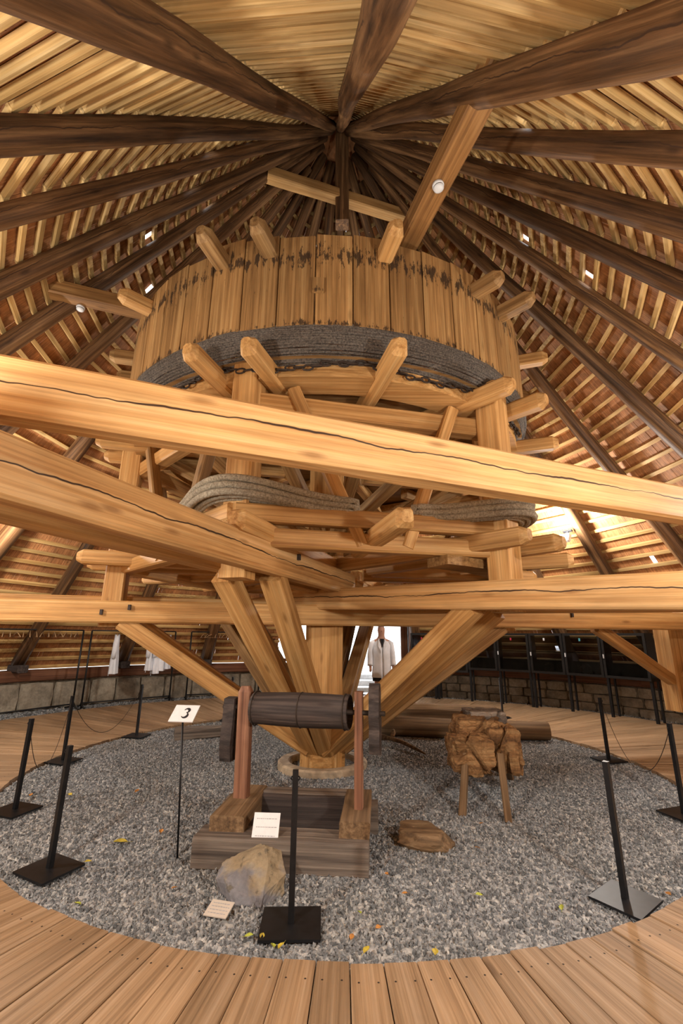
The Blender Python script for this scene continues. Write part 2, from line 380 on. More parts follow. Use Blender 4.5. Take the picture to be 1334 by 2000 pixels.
# ---- gravel, geometry-node stones
def gravel(name, me, density, smin, smax, label, seed):
    o = link(name, me, None); tag(o, label, 'gravel', kind='stuff')
    ng = bpy.data.node_groups.new(name+'_nodes', 'GeometryNodeTree'); ng.interface.new_socket('Geometry', in_out='INPUT', socket_type='NodeSocketGeometry'); ng.interface.new_socket('Geometry', in_out='OUTPUT', socket_type='NodeSocketGeometry')
    N = ng.nodes; Lk = ng.links.new
    gi = N.new('NodeGroupInput'); go = N.new('NodeGroupOutput')
    dp = N.new('GeometryNodeDistributePointsOnFaces'); dp.inputs['Density'].default_value = density; dp.inputs['Seed'].default_value = seed; Lk(gi.outputs[0], dp.inputs['Mesh'])
    ico = N.new('GeometryNodeMeshIcoSphere'); ico.inputs['Radius'].default_value = .5; ico.inputs['Subdivisions'].default_value = 2
    nz = N.new('ShaderNodeTexNoise'); nz.inputs['Scale'].default_value = 2.6; nz.inputs['Detail'].default_value = 0
    sub = N.new('ShaderNodeVectorMath'); sub.operation = 'SUBTRACT'; sub.inputs[1].default_value = (.5, .5, .5); Lk(nz.outputs['Color'], sub.inputs[0])
    scl = N.new('ShaderNodeVectorMath'); scl.operation = 'SCALE'; scl.inputs['Scale'].default_value = .9; Lk(sub.outputs[0], scl.inputs[0])
    sp = N.new('GeometryNodeSetPosition'); Lk(ico.outputs['Mesh'], sp.inputs['Geometry']); Lk(scl.outputs[0], sp.inputs['Offset'])
    sm = N.new('GeometryNodeSetMaterial'); sm.inputs['Material'].default_value = M['gravel']; Lk(sp.outputs[0], sm.inputs[0])
    rr = N.new('FunctionNodeRandomValue'); rr.data_type = 'FLOAT_VECTOR'; rr.inputs[0].default_value = (0, 0, 0); rr.inputs[1].default_value = (6.28, 6.28, 6.28)
    rs = N.new('FunctionNodeRandomValue'); rs.data_type = 'FLOAT_VECTOR'; rs.inputs[0].default_value = (smin, smin*.8, smin*.6); rs.inputs[1].default_value = (smax, smax*.8, smax*.65); rs.inputs['Seed'].default_value = 5
    ip = N.new('GeometryNodeInstanceOnPoints'); Lk(dp.outputs['Points'], ip.inputs['Points']); Lk(sm.outputs[0], ip.inputs['Instance']); Lk(rr.outputs[0], ip.inputs['Rotation']); Lk(rs.outputs[0], ip.inputs['Scale'])
    jn = N.new('GeometryNodeJoinGeometry'); Lk(gi.outputs[0], jn.inputs[0]); Lk(ip.outputs[0], jn.inputs[0]); Lk(jn.outputs[0], go.inputs[0])
    md = o.modifiers.new('stones', 'NODES'); md.node_group = ng
    me.materials.append(M['gravel']); return o
def disc(name, R, z, hole, c, n=80, rings=14):
    vs = []; fs = []
    for k in range(rings+1):
        r = hole+(R-hole)*k/rings
        for i in range(n):
            a = 2*PI*i/n; x = c[0]+r*math.cos(a); y = c[1]+r*math.sin(a)
            vs.append((x, y, z+.022*mnoise.noise(Vector((x*1.3, y*1.3, 0)))*(1 if k < rings else 0)))
    for k in range(rings):
        for i in range(n): fs.append((k*n+i, (k+1)*n+i, (k+1)*n+(i+1) % n, k*n+(i+1) % n))
    return mesh(name, vs, fs)
gravel('gravel_bed', disc('gravel_bed', GR+.005, -.012, .52, (0, 0)) if False else disc('gravel_bed', GR+.008, -.012, .0, (GC.x, GC.y)), 2300, .020, .043, 'round bed of coarse grey crushed gravel inside the board walk', 3)
gravel('gravel_strip', ring_mesh('gravel_strip', 7.02, 7.72, -.01, 96, 60, 300), 420, .03, .055, 'narrow strip of grey gravel along the foot of the stone wall', 8)
# ---- stone wall
DOOR0, DOOR1 = 164.6, 179.5
def arc_wall(name, a0, a1, r0, r1, z0, z1, n):
    vs = []; fs = []
    for i in range(n+1):
        a = a0+(a1-a0)*i/n
        vs += [pol(a, r0, z0), pol(a, r0, z1), pol(a, r1, z1), pol(a, r1, z0)]
    for i in range(n):
        for j in range(4): fs.append((i*4+j, i*4+(j+1) % 4, (i+1)*4+(j+1) % 4, (i+1)*4+j))
    fs += [(0, 3, 2, 1), tuple(n*4+j for j in range(4))]
    return mesh(name, vs, fs)
def join(mes, name):
    mb = MB()
    for m in mes: mb.add([v.co for v in m.vertices], [tuple(p.vertices) for p in m.polygons])
    return mb.mesh(name)
wall_back = link('wall_back', join([arc_wall('a', 75, DOOR0, 7.76, 8.08, -.1, .6, 30), arc_wall('b', DOOR1, 285, 7.76, 8.08, -.1, .6, 36)], 'wall_back'), 'mortar'); tag(wall_back, 'low rubble stone wall under the eaves', kind='structure')
wall_front = link('wall_front', arc_wall('f', -75, 75, 7.72, 8.08, -.1, .6, 40), 'mortar'); tag(wall_front, 'low stone wall behind the viewer', kind='structure')
def stone_mesh(wd, dp, ht, sd):
    bm = bmesh.new(); bmesh.ops.create_cube(bm, size=1); bmesh.ops.subdivide_edges(bm, edges=bm.edges, cuts=1, use_grid_fill=True)
    for v in bm.verts:
        p = v.co.copy(); rd = sum(1 for q in p if abs(q) > .45)
        s_ = {3: .86, 2: .94}.get(rd, 1.0)
        v.co = Vector((p.x*wd*s_, p.y*dp*s_, p.z*ht*s_)) + Vector((mnoise.noise(p*2+Vector((sd, 0, 0))), mnoise.noise(p*2+Vector((sd, 4, 0))), mnoise.noise(p*2+Vector((sd, 8, 0)))))*.022
    me = bpy.data.meshes.new('stone'); bm.to_mesh(me); bm.free(); return me
srng = random.Random(3)
for a0, a1, big in ((98, DOOR0-.3, 0), (DOOR1+.3, 262, 1)):
    z = -.02
    for hc in ((.19, .2, .21) if not big else (.59,)):
        a = a0+srng.uniform(0, 1)
        while a < a1-1.2:
            wd = srng.uniform(.28, .62)*(1.5 if big else 1); da = math.degrees(wd/7.74)
            if a+da > a1: da = a1-a; wd = rad(da)*7.74
            p = pol(a+da/2, 7.735, z+hc/2+.01)
            o = link('stone', stone_mesh(wd*.995, .12, hc*.99, srng.uniform(0, 99)), 'wallstone', wall_back); o.location = p; o.rotation_euler = (0, 0, rad(a+da/2))
            a += da
        z += hc
PL = [75, 90, 105, 120, 135, 150, 164.4]; PLB = [179.5, 193.5, 208, 224, 240, 255, 270, 285]
for seq in (PL, PLB):
    for a, b in zip(seq, seq[1:]):
        beam('wall_plate', pol(a, 7.84, .73), pol(b, 7.84, .73), .26, .24, 'plate', wall_back)
for a in range(-75, 75, 15): beam('wall_plate', pol(a, 7.84, .73), pol(a+15, 7.84, .73), .26, .24, 'plate', wall_front)

# ---- conical roof
AP = Vector((.12, 0, 11.05)); K = 1.28; KN = math.sqrt(1+K*K)
RAF = [3.3, 16.75, 30.6, 44.8, 57.6, 72.5, 87, 103, 117.5, 132, 147, 162, 178, 193, 208, 224, 241, 256, 272, 287.3, 300.2, 315.1, 331.1, 348.5]
NOSHORT = {178, 193}
def cone(az, r, n=0.0):
    """point on the rafter-axis cone, shifted n metres outwards along the roof normal"""
    p = pol(az, r+n*K/KN); return Vector((AP.x+p.x, AP.y+p.y, AP.z-K*r+n/KN))
def in_opening(az, r): return 163 < az < 194.5 and r > 6.72
mb = MB(); uvs = []
battens = []
shr = random.Random(21)
REND = 8.14; dr = .24/KN; RS = .62
rows = int((REND-RS)/dr)
NB = .150; NS = .186
for i, a in enumerate(RAF):
    b = RAF[(i+1) % len(RAF)]; b2 = b if b > a else b+360
    for j in range(rows+1):
        r = RS+j*dr
        mid = (a+b2)/2 % 360
        if in_opening(mid, r) : continue
        pa = cone(a, r, NB); pb = cone(b2, r, NB)
        d = (pb-pa); ln = d.length
        if shr.random() < .998: battens.append((pa - d*(.02/ln), pb + d*(.02/ln), Vector((pa.x+pb.x-2*AP.x, pa.y+pb.y, 0)).normalized()))
        if j == rows: continue
        # one course of split shingles above this batten gap
        r2 = r+dr; q0a, q0b, q1a, q1b = cone(a, r, NS+.004), cone(b2, r, NS+.004), cone(a, r2+.012, NS-.006), cone(b2, r2+.012, NS-.006)
        nrm = ((q0b-q0a).cross(q1a-q0a)).normalized()
        if nrm.z < 0: nrm = -nrm
        cnt = max(1, int(ln/.085)); t = 0.0; us = 0
        for c in range(cnt):
            t0 = c/cnt; t1 = (c+1)/cnt
            g = shr.random(); gap = .0003
            leak = .005 if (80 < mid < 150 or 285 < mid < 345) else .0015
            if g < leak: continue
            if g < .05: gap = .0035/ln
            lift = shr.uniform(0, .006)
            P = [q0a.lerp(q0b, t0+gap), q0a.lerp(q0b, t1-gap), q1a.lerp(q1b, t1-gap), q1a.lerp(q1b, t0+gap)]
            P = [p+nrm*lift for p in P]; Q = [p+nrm*.012 for p in P]
            mb.add(P+Q, [(0, 1, 2, 3), (7, 6, 5, 4), (0, 4, 5, 1), (1, 5, 6, 2), (2, 6, 7, 3), (3, 7, 4, 0)])
            o_ = shr.uniform(0, 40); wdt = ln*(t1-t0)
            f4 = [(o_, 0), (o_+wdt, 0), (o_+wdt, .24), (o_, .24)]
            uvs += f4 + f4[::-1] + f4*4
ceiling_me = mb.mesh('ceiling'); uvl = ceiling_me.uv_layers.new(name='UVMap')
flat = [c for uv in uvs for c in uv]; uvl.data.foreach_set('uv', flat)
ceiling = link('ceiling', ceiling_me, 'shingle'); tag(ceiling, 'steep conical shingle roof seen from inside', kind='structure')
for i, a in enumerate(RAF):
    rend = 6.74 if int(a) in NOSHORT else 7.86
    dark = .135+.02*math.sin(i*2.3)
    log('rafter', cone(a, .34 if i % 2 == 0 else .62), cone(a, rend), .085, dark+.012, 'rafter', ceiling, n=14, bend=.05, bumpy=.10)
    if int(a) not in NOSHORT and 80 < a < 290:
        beam('rafter_foot_block', cone(a, 7.86)+pol(a, -.28)+Vector((0, 0, -.10)), cone(a, 7.86)+pol(a, .12)+Vector((0, 0, -.10)), .22, .16, 'dark_grey', ceiling)
# cap over the very top
mbc = MB(); mbc.lathe([(.02, 11.35), (.75, 10.38), (.80, 10.40), (.02, 11.50)], 24); o = mbc.build('roof_cap', 'shingle', ceiling); o.location = (AP.x, AP.y, 0)
# battens: the 300 that show largest are parts of their own
def px(p):
    d = p-CAM; z = d.dot(_f)
    if z < .2: return None
    return (667+889*d.dot(_x2)/z, 1000-889*d.dot(_u2)/z)
def blen(b):
    A_, B_ = px(b[0]), px(b[1])
    if not A_ or not B_: return 0
    mx, my = (A_[0]+B_[0])/2, (A_[1]+B_[1])/2
    if not (-60 < mx < 1394 and -60 < my < 1320): return 0
    if 300 < mx < 1000 and 470 < my < 1200: return 1
    return math.hypot(A_[0]-B_[0], A_[1]-B_[1])
battens.sort(key=blen, reverse=True)
bmesh_unit = MB().box((.5, 0, 0), (1, .060, .050)).mesh('batten'); bmesh_unit.materials.append(M['batten'])
for pa, pb, rd in battens[:300]:
    o = link('batten', bmesh_unit, None, ceiling)
    up = Vector((rd.x*K/KN, rd.y*K/KN, 1/KN)); m = frame(pa, pb, up); o.matrix_basis = m @ Matrix.Diagonal(((pb-pa).length, 1, 1, 1))
mb = MB()
for pa, pb, rd in battens[300:]:
    up = Vector((rd.x*K/KN, rd.y*K/KN, 1/KN)); m = frame(pa, pb, up).to_3x3()
    mb.box((pa+pb)/2, ((pb-pa).length, .060, .050), m)
o = mb.build('battens', 'batten', ceiling); tag(o, kind='stuff')
# tie beams, king post
king = beam('king_post', (.17, 0, 11.0), (.19, 0, 8.74), .24, .24, 'rafter', ceiling, up=Vector((0, 1, 0)))
beam('collar_beam', (-1.12, -.43, 9.36), (1.42, .40, 9.36), .2, .22, 'timber', ceiling)
beam('tie_beam', pol(17, 4.42, 5.82, .12), pol(197, 4.1, 5.82, -.3), .21, .23, 'tie', ceiling)
beam('tie_beam', pol(-69.5, 4.2, 6.1), pol(110.5, 4.2, 6.1), .2, .22, 'tie', ceiling)
GD = Vector((.926, .378, 0)); GM = Vector((.14, -4.19, 2.625))
gb = beam('tie_beam', GM-GD*3.45, GM+GD*6.1, .15, .285, 'timber_crack', ceiling, wob=.012)

# ---- doorway with dormer at the back
door = empty('door_1', (0, 0, 0)); tag(door, 'bright open doorway with timber frame in the back wall', kind='structure')
beam('jamb', (2.10, 7.47, -.02), (2.10, 7.47, 2.55), .2, .2, 'plate', door, up=Vector((0, 1, 0)))
beam('jamb', (-1.80, 7.50, .86), (-1.80, 7.50, 2.55), .16, .16, 'plate', door, up=Vector((0, 1, 0)))
beam('mullion', (.06, 7.70, .0), (.06, 7.70, 2.55), .16, .16, 'plate', door, up=Vector((0, 1, 0)))
beam('lintel', (-1.95, 7.55, 2.62), (2.25, 7.55, 2.62), .2, .2, 'plate', door)
beam('window_sill', (-1.85, 7.72, .93), (.1, 7.80, .93), .24, .08, 'plate', door)
for k in range(9):
    x = -1.95+.47*k+.235; beam('dormer_board', (x, 6.3, 2.76), (x, 8.3, 2.74), .455, .03, 'plate', door, ch=.004, wob=.002)
for s_, x in ((-1, -1.98), (1, 2.22)):
    mbp = MB(); pts = [(x, 6.1, 2.72), (x, 8.1, 2.72), (x, 8.1, .9), (x, 7.45, .9)]
    mbp.add(pts+[(p[0]+.04*s_, p[1], p[2]) for p in pts], [(0, 1, 2, 3), (7, 6, 5, 4), (0, 4, 5, 1), (1, 5, 6, 2), (2, 6, 7, 3), (3, 7, 4, 0)]); mbp.build('dormer_cheek', 'plate', door)
# ---- outside
og = link('outside_ground', join([ring_mesh('g1', 8.08, 60, .46, 80, DOOR1+1, DOOR0-1+360), ring_mesh('g2', 9.5, 60, .46, 8, DOOR0-1, DOOR1+1)], 'og'), plain('pale_paving', (.55, .55, .54, 1), .9, 0, .1, 2)); tag(og, 'sunlit pale yard outside the doorway', kind='structure')
for k in range(3):
    beam('step', (-.15, 8.02+.5*k+.3, .07+.15*k), (2.35, 8.02+.5*k+.3, .07+.15*k), .62, .15, 'step', og, wob=.004)

# ================================================================== LAMPS
def floodlight(az, r, aim, label, power=LAMP_POWER):  # builds the real rafter lamp and the added fill lamps
    p = cone(az, r, -.42); t = empty('floodlight', p); tag(t, label, 'lamp', 'museum floodlights on the rafters')
    d = (Vector(aim)-p).normalized(); q = d.to_track_quat('-Y', 'Z').to_matrix()
    def put(o): o.matrix_basis = q.to_4x4(); return o
    put(MB().box((0, .05, 0), (.24, .08, .16)).build('housing', 'plastic', t))
    put(MB().box((0, .004, 0), (.21, .014, .13)).build('lens', 'lens', t))
    put(MB().box((0, .10, .10), (.05, .03, .22)).box((0, .10, .2), (.2, .05, .03)).build('bracket', 'steel', t))
    ld = bpy.data.lights.new('floodlight_bulb', 'POINT'); ld.energy = power; ld.color = LAMP_COLOR; ld.shadow_soft_size = .12
    lo = bpy.data.objects.new('floodlight_bulb', ld); COL.objects.link(lo); lo.parent = t; lo.location = d*.16
    return t
floodlight(119, 5.62, (0, 0, 6.0), 'bright white floodlight on the rafter right of the rope coil', 360.0)
floodlight(178, 3.75, (1, 5, 1), 'added fill floodlight hidden from view high above the doorway', 300.0)  # added lamp, hidden by the foreground beam, brightens the person and back
for k, (az, r) in enumerate(((62, 6.15), (-52, 6.15), (-93, 5.9), (-18, 6.75), (22, 6.75))):  # added lamps out of view, put in only to brighten the interior
    floodlight(az, r, (0, 0, 4.0), ['added fill floodlight on the right side rafter outside the view', 'added fill floodlight on the left side rafter outside the view', 'added fill floodlight on the far left rafter outside the view', 'added fill floodlight behind the viewer on the left', 'added fill floodlight behind the viewer on the right'][k])

# ================================================================== HORSE WHIM
whim = empty('horse_whim', (0, 0, -.2)); tag(whim, 'huge honey-coloured timber horse whim with plank drum on upright shaft', 'horse whim')
whim.location = (0, 0, 0)
POST = [(-77.5, 2.75), (-15.4, 2.62), (41.5, 2.76), (102, 2.75), (163, 2.75), (222, 2.75)]
PZ = [(1.70, 4.25), (2.08, 4.25), (1.84, 4.25), (1.70, 4.25), (2.08, 4.25), (1.84, 4.25)]
beam('shaft', (0, 0, .0), (0, 0, 6.5), .50, .50, 'timber', whim, up=Vector((0, 1, 0)), ch=.07, wob=.01)
mbk = MB(); mbk.lathe([(.31, -.05), (.31, .16), (.28, .19)], 8); o = mbk.build('shaft_foot', 'timber', whim); o.rotation_euler = (0, 0, PI/8)
for (az, r), (z0, z1) in zip(POST, PZ):
    beam('post', pol(az, r, z0), pol(az, r, z1), .25, .25, 'timber', whim, up=pol(az, 1))
# crossed spokes in pairs that clasp the posts, with single spokes between, at three levels
CORN = [-76, -16, 42, 102, 163, 222]
for lv, z in enumerate((5.34, 4.05, 2.50)):
    for ci, c in enumerate(CORN):
        for s_ in (-1, 1):
            off = .27*s_; m = 'timber' if lv else 'timber_old'
            beam('spoke', pol(c, .62, z, off), pol(c, 3.19+.05*math.sin(c*3+s_), z+.02*math.sin(c+lv), off), .15, .17, m, whim, tip=(0, .07), ch=.022)
        c2 = (c+30 if ci < 5 else 253)
        if lv == 2 and ci == 0: continue
        beam('spoke', pol(c2-1, 1.75, z), pol(c2-1, 3.2+.03*math.sin(c*5), z+.02*math.cos(c+lv)), .15, .17, 'timber', whim, tip=(0, .07), ch=.022)
# hexagon ring beams between the posts
def side(i, r=2.62):
    a = POST[i]; b = POST[(i+1) % 6]; return pol(a[0], r), pol(b[0], r)
for z, h, nm, rr, in ((3.80, .19, 'ring_beam', 2.60), (2.66, .16, 'ring_beam', 2.72), (2.45, .17, 'ring_beam', 2.66)):
    for i in range(6):
        p, q = side(i, rr); p.z = q.z = z
        beam(nm, p, q, .17, h, 'timber', whim)
# V struts in each face between lower and upper ring
for i in range(6):
    p, q = side(i, 2.70)
    for t0, t1 in ((.18, .45), (.84, .62)):
        A_ = p.lerp(q, t0); A_.z = 3.95; B_ = p.lerp(q, t1); B_.z = 2.42; beam('strut', A_, B_, .13, .12, 'timber_old' if i in (0, 5, 3) else 'timber', whim)
# inner struts from the shaft up to the drum
for i in range(6):
    a = CORN[i]+30; beam('inner_strut', pol(a, .26, 2.75), pol(a, 2.25, 3.92), .15, .15, 'timber_old', whim)
    beam('inner_strut', pol(CORN[i], .26, 3.0), pol(CORN[i], 2.35, 3.98), .15, .15, 'timber_old', whim)
# felloe rings (curved segments)
def arc_block(name, a0, a1, r0, r1, z0, z1, mat, parent, n=5):
    me = arc_wall(name, a0, a1, r0, r1, z0, z1, n); return link(name, me, mat, parent)
for i in range(12):
    arc_block('felloe', -16+30*i+.3, -16+30*i+29.7, 2.36, 2.70, 3.99, 4.12, 'timber', whim)
    if 1 <= i <= 6: arc_block('felloe', -2+30*i+.3, -2+30*i+29.7, 2.28, 2.58, 2.27, 2.36, 'timber_old', whim)
# drum: deck plus upright boards
deck = MB()
drum = link('drum', ring_mesh('drum', .3, 2.78, 4.16, 48), 'timber_old', whim)
for i in range(18):
    x = -2.7+.3*i+.15; hl = math.sqrt(max(.05, 2.74**2-(abs(x)+.15)**2)); beam('deck_board', (x, -hl, 4.19), (x, hl, 4.19), .29, .05, 'rafter', drum, ch=.005, wob=.002)
NST = 48; DR = 2.83
st_mesh = [beam_mesh(1.06, 2*DR*math.tan(PI/NST)-.012, .055, ch=.006, wob=.004) for _ in range(4)]
for m in st_mesh: m.materials.append(M['stave'])
for i in range(NST):
    az = 360*(i+.35)/NST
    o = link('drum_board', st_mesh[i % 4], None, drum)
    p = pol(az, DR-.02, 4.45); o.matrix_basis = frame(p, p+Vector((0, 0, 1)), pol(az, 1))
    o.scale = (1+.018*math.sin(i*2.1)+(.05 if i in (45,) else 0), 1, 1)
# inner hoop boards behind the boards, upper rim
for i in range(12): arc_block('rim_hoop', 30*i+.2, 30*i+29.8, 2.60, 2.775, 5.20, 5.30, 'timber_old', drum)
# horse arms: three double beams crossing at the shaft
def arm(az, off, r0, r1, z0, z1, w_, h_, mat='timber', **kw):
    return beam('arm', pol(az, r0, z0, off), pol(az, r1, z1, off), w_, h_, mat, whim, **kw)
a1_ = arm(-19.5, .405, .12, 5.6, 2.28, 2.28, .15, .28, 'timber_crack')
a2_ = arm(-19.5, .03, .27, 5.6, 2.285, 2.285, .15, .27)
arm(163, .30, .2, 5.4, 2.28, 2.28, .24, .26); arm(163, -.30, .2, 5.4, 2.28, 2.28, .24, .26)
arm(42, -.30, -.35, 5.4, 2.10, 1.88, .23, .26, 'timber_crack')
arm(42, .30, -.30, 5.4, 2.05, 1.90, .23, .25); arm(222, .30, .2, 5.4, 2.06, 2.0, .23, .25); arm(222, -.30, .2, 5.4, 2.06, 2.0, .23, .25)
arm(102, -.38, -5.6, 5.80, 1.87, 1.87, .23, .255)
arm(102, .38, -5.6, 5.3, 1.99, 1.95, .23, .25)
# braces from the foot of the shaft to the arms
def brace(az, off, rt, zt, w_=.19, h_=.21, mat='timber'):
    n = Vector((math.cos(rad(az)), math.sin(rad(az)), 0)); P0 = pol(az, .22, .25) + n*(off*.42); P1 = pol(az, rt, zt) + n*off
    beam('brace', P0, P1, w_, h_, mat, whim, up=n)
brace(-19.5, .34, 2.25, 2.16); brace(-19.5, -.12, 2.35, 2.16)
brace(42, -.28, 2.55, 1.90); brace(42, .28, 2.45, 1.88)
brace(-77.5, .33, 2.55, 1.76); brace(-77.5, -.33, 2.5, 1.76)
brace(102, .33, 2.5, 1.76, mat='timber_old'); brace(102, -.33, 2.5, 1.76, mat='timber_old')
brace(165, .17, 2.4, 2.16, mat='timber_old'); brace(165, -.20, 2.4, 2.16, mat='timber_old')
brace(222, .28, 2.4, 1.95, mat='timber_old'); brace(222, -.28, 2.4, 1.95, mat='timber_old')
# hanging post at the end of the right-hand arm, where a horse was harnessed
hp = beam('hanging_post', pol(102, 5.72, .52), pol(102, 5.72, 2.06), .32, .30, 'timber', whim, up=pol(102, 1))
beam('post_brace', pol(102, 4.1, 1.77, -.30), pol(102, 5.58, .98, -.05), .16, .15, 'timber', whim, up=Vector((.2, -1, 0)))
beam('post_brace', pol(102, 5.72, .98, -.1), pol(102, 5.85, 1.8, -1.2), .15, .15, 'timber', whim)
beam('cross_piece', pol(102, 5.72, 1.93, -1.7), pol(102, 5.72, 1.93, .9), .18, .18, 'timber', whim)
# pegs and carved numeral
for az, r, off, z in ((102, -2.75, -.50, 1.86), (102, -2.45, -.50, 1.92), (102, 3.55, -.50, 1.93), (102, 2.35, -.50, 1.93), (-19.5, 2.0, .482, 2.36)):
    p = pol(az, r, z, off); o = MB().box((0, 0, 0), (.06, .03, .06)).build('peg', 'dark_grey', whim); o.location = p; o.rotation_euler = (0, 0, rad(az))

# ---- small wooden block on the drum front
o = beam('drum_patch', pol(-.5, 2.86, 4.80), pol(-.5, 2.86, 4.96), .11, .03, 'stave', drum, up=pol(0, 1), ch=.004)

# ---- rope wound below the drum boards
mb = MB(); NT_ = 17
for k in range(NT_):
    t = k/(NT_-1); z = 4.47-.35*t; r = 2.815+.045*math.sin(PI*min(1, t*1.15))-.13*t*t
    pts = []
    for j in range(120):
        a = 360*j/120; rr = r+.012*mnoise.noise(Vector((j*.33, k*3.1, 0))); pts.append(pol(a, rr, z+.010*mnoise.noise(Vector((j*.21, k*1.7, 5)))))
    mb.tube(pts, .0155, 6, True)
o = mb.build('drum_rope', 'rope_dark', None, True); tag(o, 'thick dark hemp rope wound round the lower edge of the plank drum', 'rope')
# chain hanging just under the rope
ch = empty('drum_chain', (0, 0, 4.06)); tag(ch, 'rusty iron chain slung below the dark rope on the drum', 'chain')
lk = MB(); lk.tube([(.052*math.cos(2*PI*j/10), .026*math.sin(2*PI*j/10), 0) for j in range(10)], .0095, 6, True); lkm = lk.mesh('link'); lkm.materials.append(M['iron'])
a = -32; k = 0
while a < 66:
    o = link('chain_link', lkm, None, ch, True); p = pol(a, 2.745, 4.075+.035*math.sin(a*.21)+.012*math.sin(a*.9)); o.location = p-Vector((0, 0, 4.06)); o.rotation_euler = (rad(90 if k % 2 else 20), rad(6*math.sin(k)), rad(a)); a += 1.75; k += 1
# rope coils lying over the lower ring
def coil(name, az0, az1, label, n, zh, c=.5, bulge=.42):
    mb = MB()
    for k in range(n):
        pts = []; lay = k % 3; row = k//3
        for j in range(31):
            t = j/30; a = az0+(az1-az0)*t; g = math.exp(-((t-c)/.27)**2)
            pts.append(pol(a+.25*math.sin(k*2.1+t*4), 2.33+bulge*g+.062*row+.012*math.sin(t*6+k), 2.70+zh*g*(1+.2*lay)+.05*lay+.01*row))
        pts = [pts[0]+Vector((-.02, .12, -.16))]+pts+[pts[-1]+Vector((.02, .14, -.16))]
        mb.tube(pts, .033, 8)
    o = mb.build(name, 'rope', None, True); tag(o, label, 'rope', 'rope coils on the lower ring')
coil('rope_coil', -40, 8, 'pale grey rope bundle humped over the front left post', 9, .09, .48)
coil('rope_coil', 22, 62, 'pale grey rope bundle lying beside the front right post', 9, .05, .52, .60)

# ================================================================== THINGS ON THE GRAVEL
V = Vector
# ---- stone ring round the shaft foot
mb = MB()
n = 40; prof = [(.43, -.06), (.43, .06), (.445, .075), (.555, .075), (.575, .055), (.575, -.06)]
vs = []; fs = []
for i in range(n):
    a = 2*PI*i/n; vs += [(r*math.cos(a), r*math.sin(a), z) for r, z in prof]
for i in range(n):
    for j in range(6): fs.append((i*6+j, ((i+1) % n)*6+j, ((i+1) % n)*6+(j+1) % 6, i*6+(j+1) % 6))
mb.add(vs, fs); o = mb.build('socket_ring', 'ringstone', None); tag(o, 'round pale stone ring around the foot of the upright shaft', 'stone ring')

# ---- well curb
wb = V((-.17, -2.30, 0)); well = empty('well_curb', wb, rad(-5)); tag(well, 'weathered timber well curb with dark opening under the windlass', 'well curb')
def wbm(nm, x0, x1, y0, y1, z0, z1, axis, mat='grey'):
    if axis == 'x': beam(nm, (x0, (y0+y1)/2, (z0+z1)/2), (x1, (y0+y1)/2, (z0+z1)/2), y1-y0, z1-z0, mat, well, ch=.012, wob=.014)
    else: beam(nm, ((x0+x1)/2, y0, (z0+z1)/2), ((x0+x1)/2, y1, (z0+z1)/2), x1-x0, z1-z0, mat, well, ch=.012, wob=.014)
wbm('front_sill', -.64, .64, -.46, -.20, -.02, .185, 'x')
wbm('back_sill', -.66, .70, .24, .46, -.02, .20, 'x')
wbm('side_beam', -.56, -.30, -.34, .40, .13, .295, 'y', 'brown_old'); wbm('side_beam', .42, .645, -.36, .40, .13, .295, 'y', 'brown_old')
wbm('lining_board', -.30, .42, .20, .245, -.02, .28, 'x', 'dark_grey'); wbm('lining_board', -.34, -.295, -.2, .22, -.02, .2, 'y', 'dark_grey'); wbm('lining_board', .41, .45, -.2, .22, -.02, .2, 'y', 'dark_grey')
wbm('top_board', -.36, .46, .24, .42, .20, .285, 'x')

# ---- windlass on two posts
LP = V((-.605, -2.20, .28)); RP = V((.375, -2.44, .28)); wbase = (LP+RP)/2; wbase.z = .295
wl = empty('windlass', wbase); tag(wl, 'old windlass with grey wooden roller on two slim posts', 'windlass')
def L_(p): return V(p)-wbase
ax = (RP-LP); ax.z = 0; ax.normalize(); per = V((-ax.y, ax.x, 0))
beam('post', L_(LP), L_(LP)+V((-.015, .02, .89)), .085, .12, 'red_wood', wl, up=ax, ch=.01, tip=(0, .05))
beam('post', L_(RP), L_(RP)+V((0, .0, .88)), .085, .065, 'red_wood', wl, up=ax, ch=.01)
AXL = L_(LP)+V((0, 0, .715)); AXR = L_(RP)+V((0, 0, .715))
mb = MB(); a0 = AXL+ax*.06; a1 = AXR-ax*.05; Ln = (a1-a0).length
prof = [(0, .10), (.012, .128), (.05, .134), (.06, .128), (.30, .136), (.50, .140), (.70, .136), (.90, .130), (.905, .139), (.93, .141), (.94, .133), (Ln-.005, .128), (Ln, .10)]
prof = [(x*Ln/.965 if x < .95 else x, r) for x, r in prof]
vs = []; fs = []; n = 22
for x, r in prof:
    for j in range(n): vs.append((x, r*math.cos(2*PI*j/n), r*math.sin(2*PI*j/n)))
for i in range(len(prof)-1):
    for j in range(n): fs.append((i*n+j, i*n+(j+1) % n, (i+1)*n+(j+1) % n, (i+1)*n+j))
fs += [tuple(range(n))[::-1], tuple((len(prof)-1)*n+j for j in range(n))]
o = link('roller', mesh('roller', vs, fs), 'dark_grey', wl, True); o.matrix_basis = frame(a0, a1)
for t in (.04, .5, .93):
    mb = MB(); c = a0.lerp(a1, t); y = V((0, 0, 1)); pts = [c+(per*math.cos(2*PI*j/24)+y*math.sin(2*PI*j/24))*.1395 for j in range(24)]; mb.tube(pts, .006, 5, True); mb.build('iron_band', 'iron', wl, True)
mb = MB(); mb.tube([AXL-ax*.22, AXR+ax*.22], .02, 10); mb.build('axle', 'iron', wl, True)
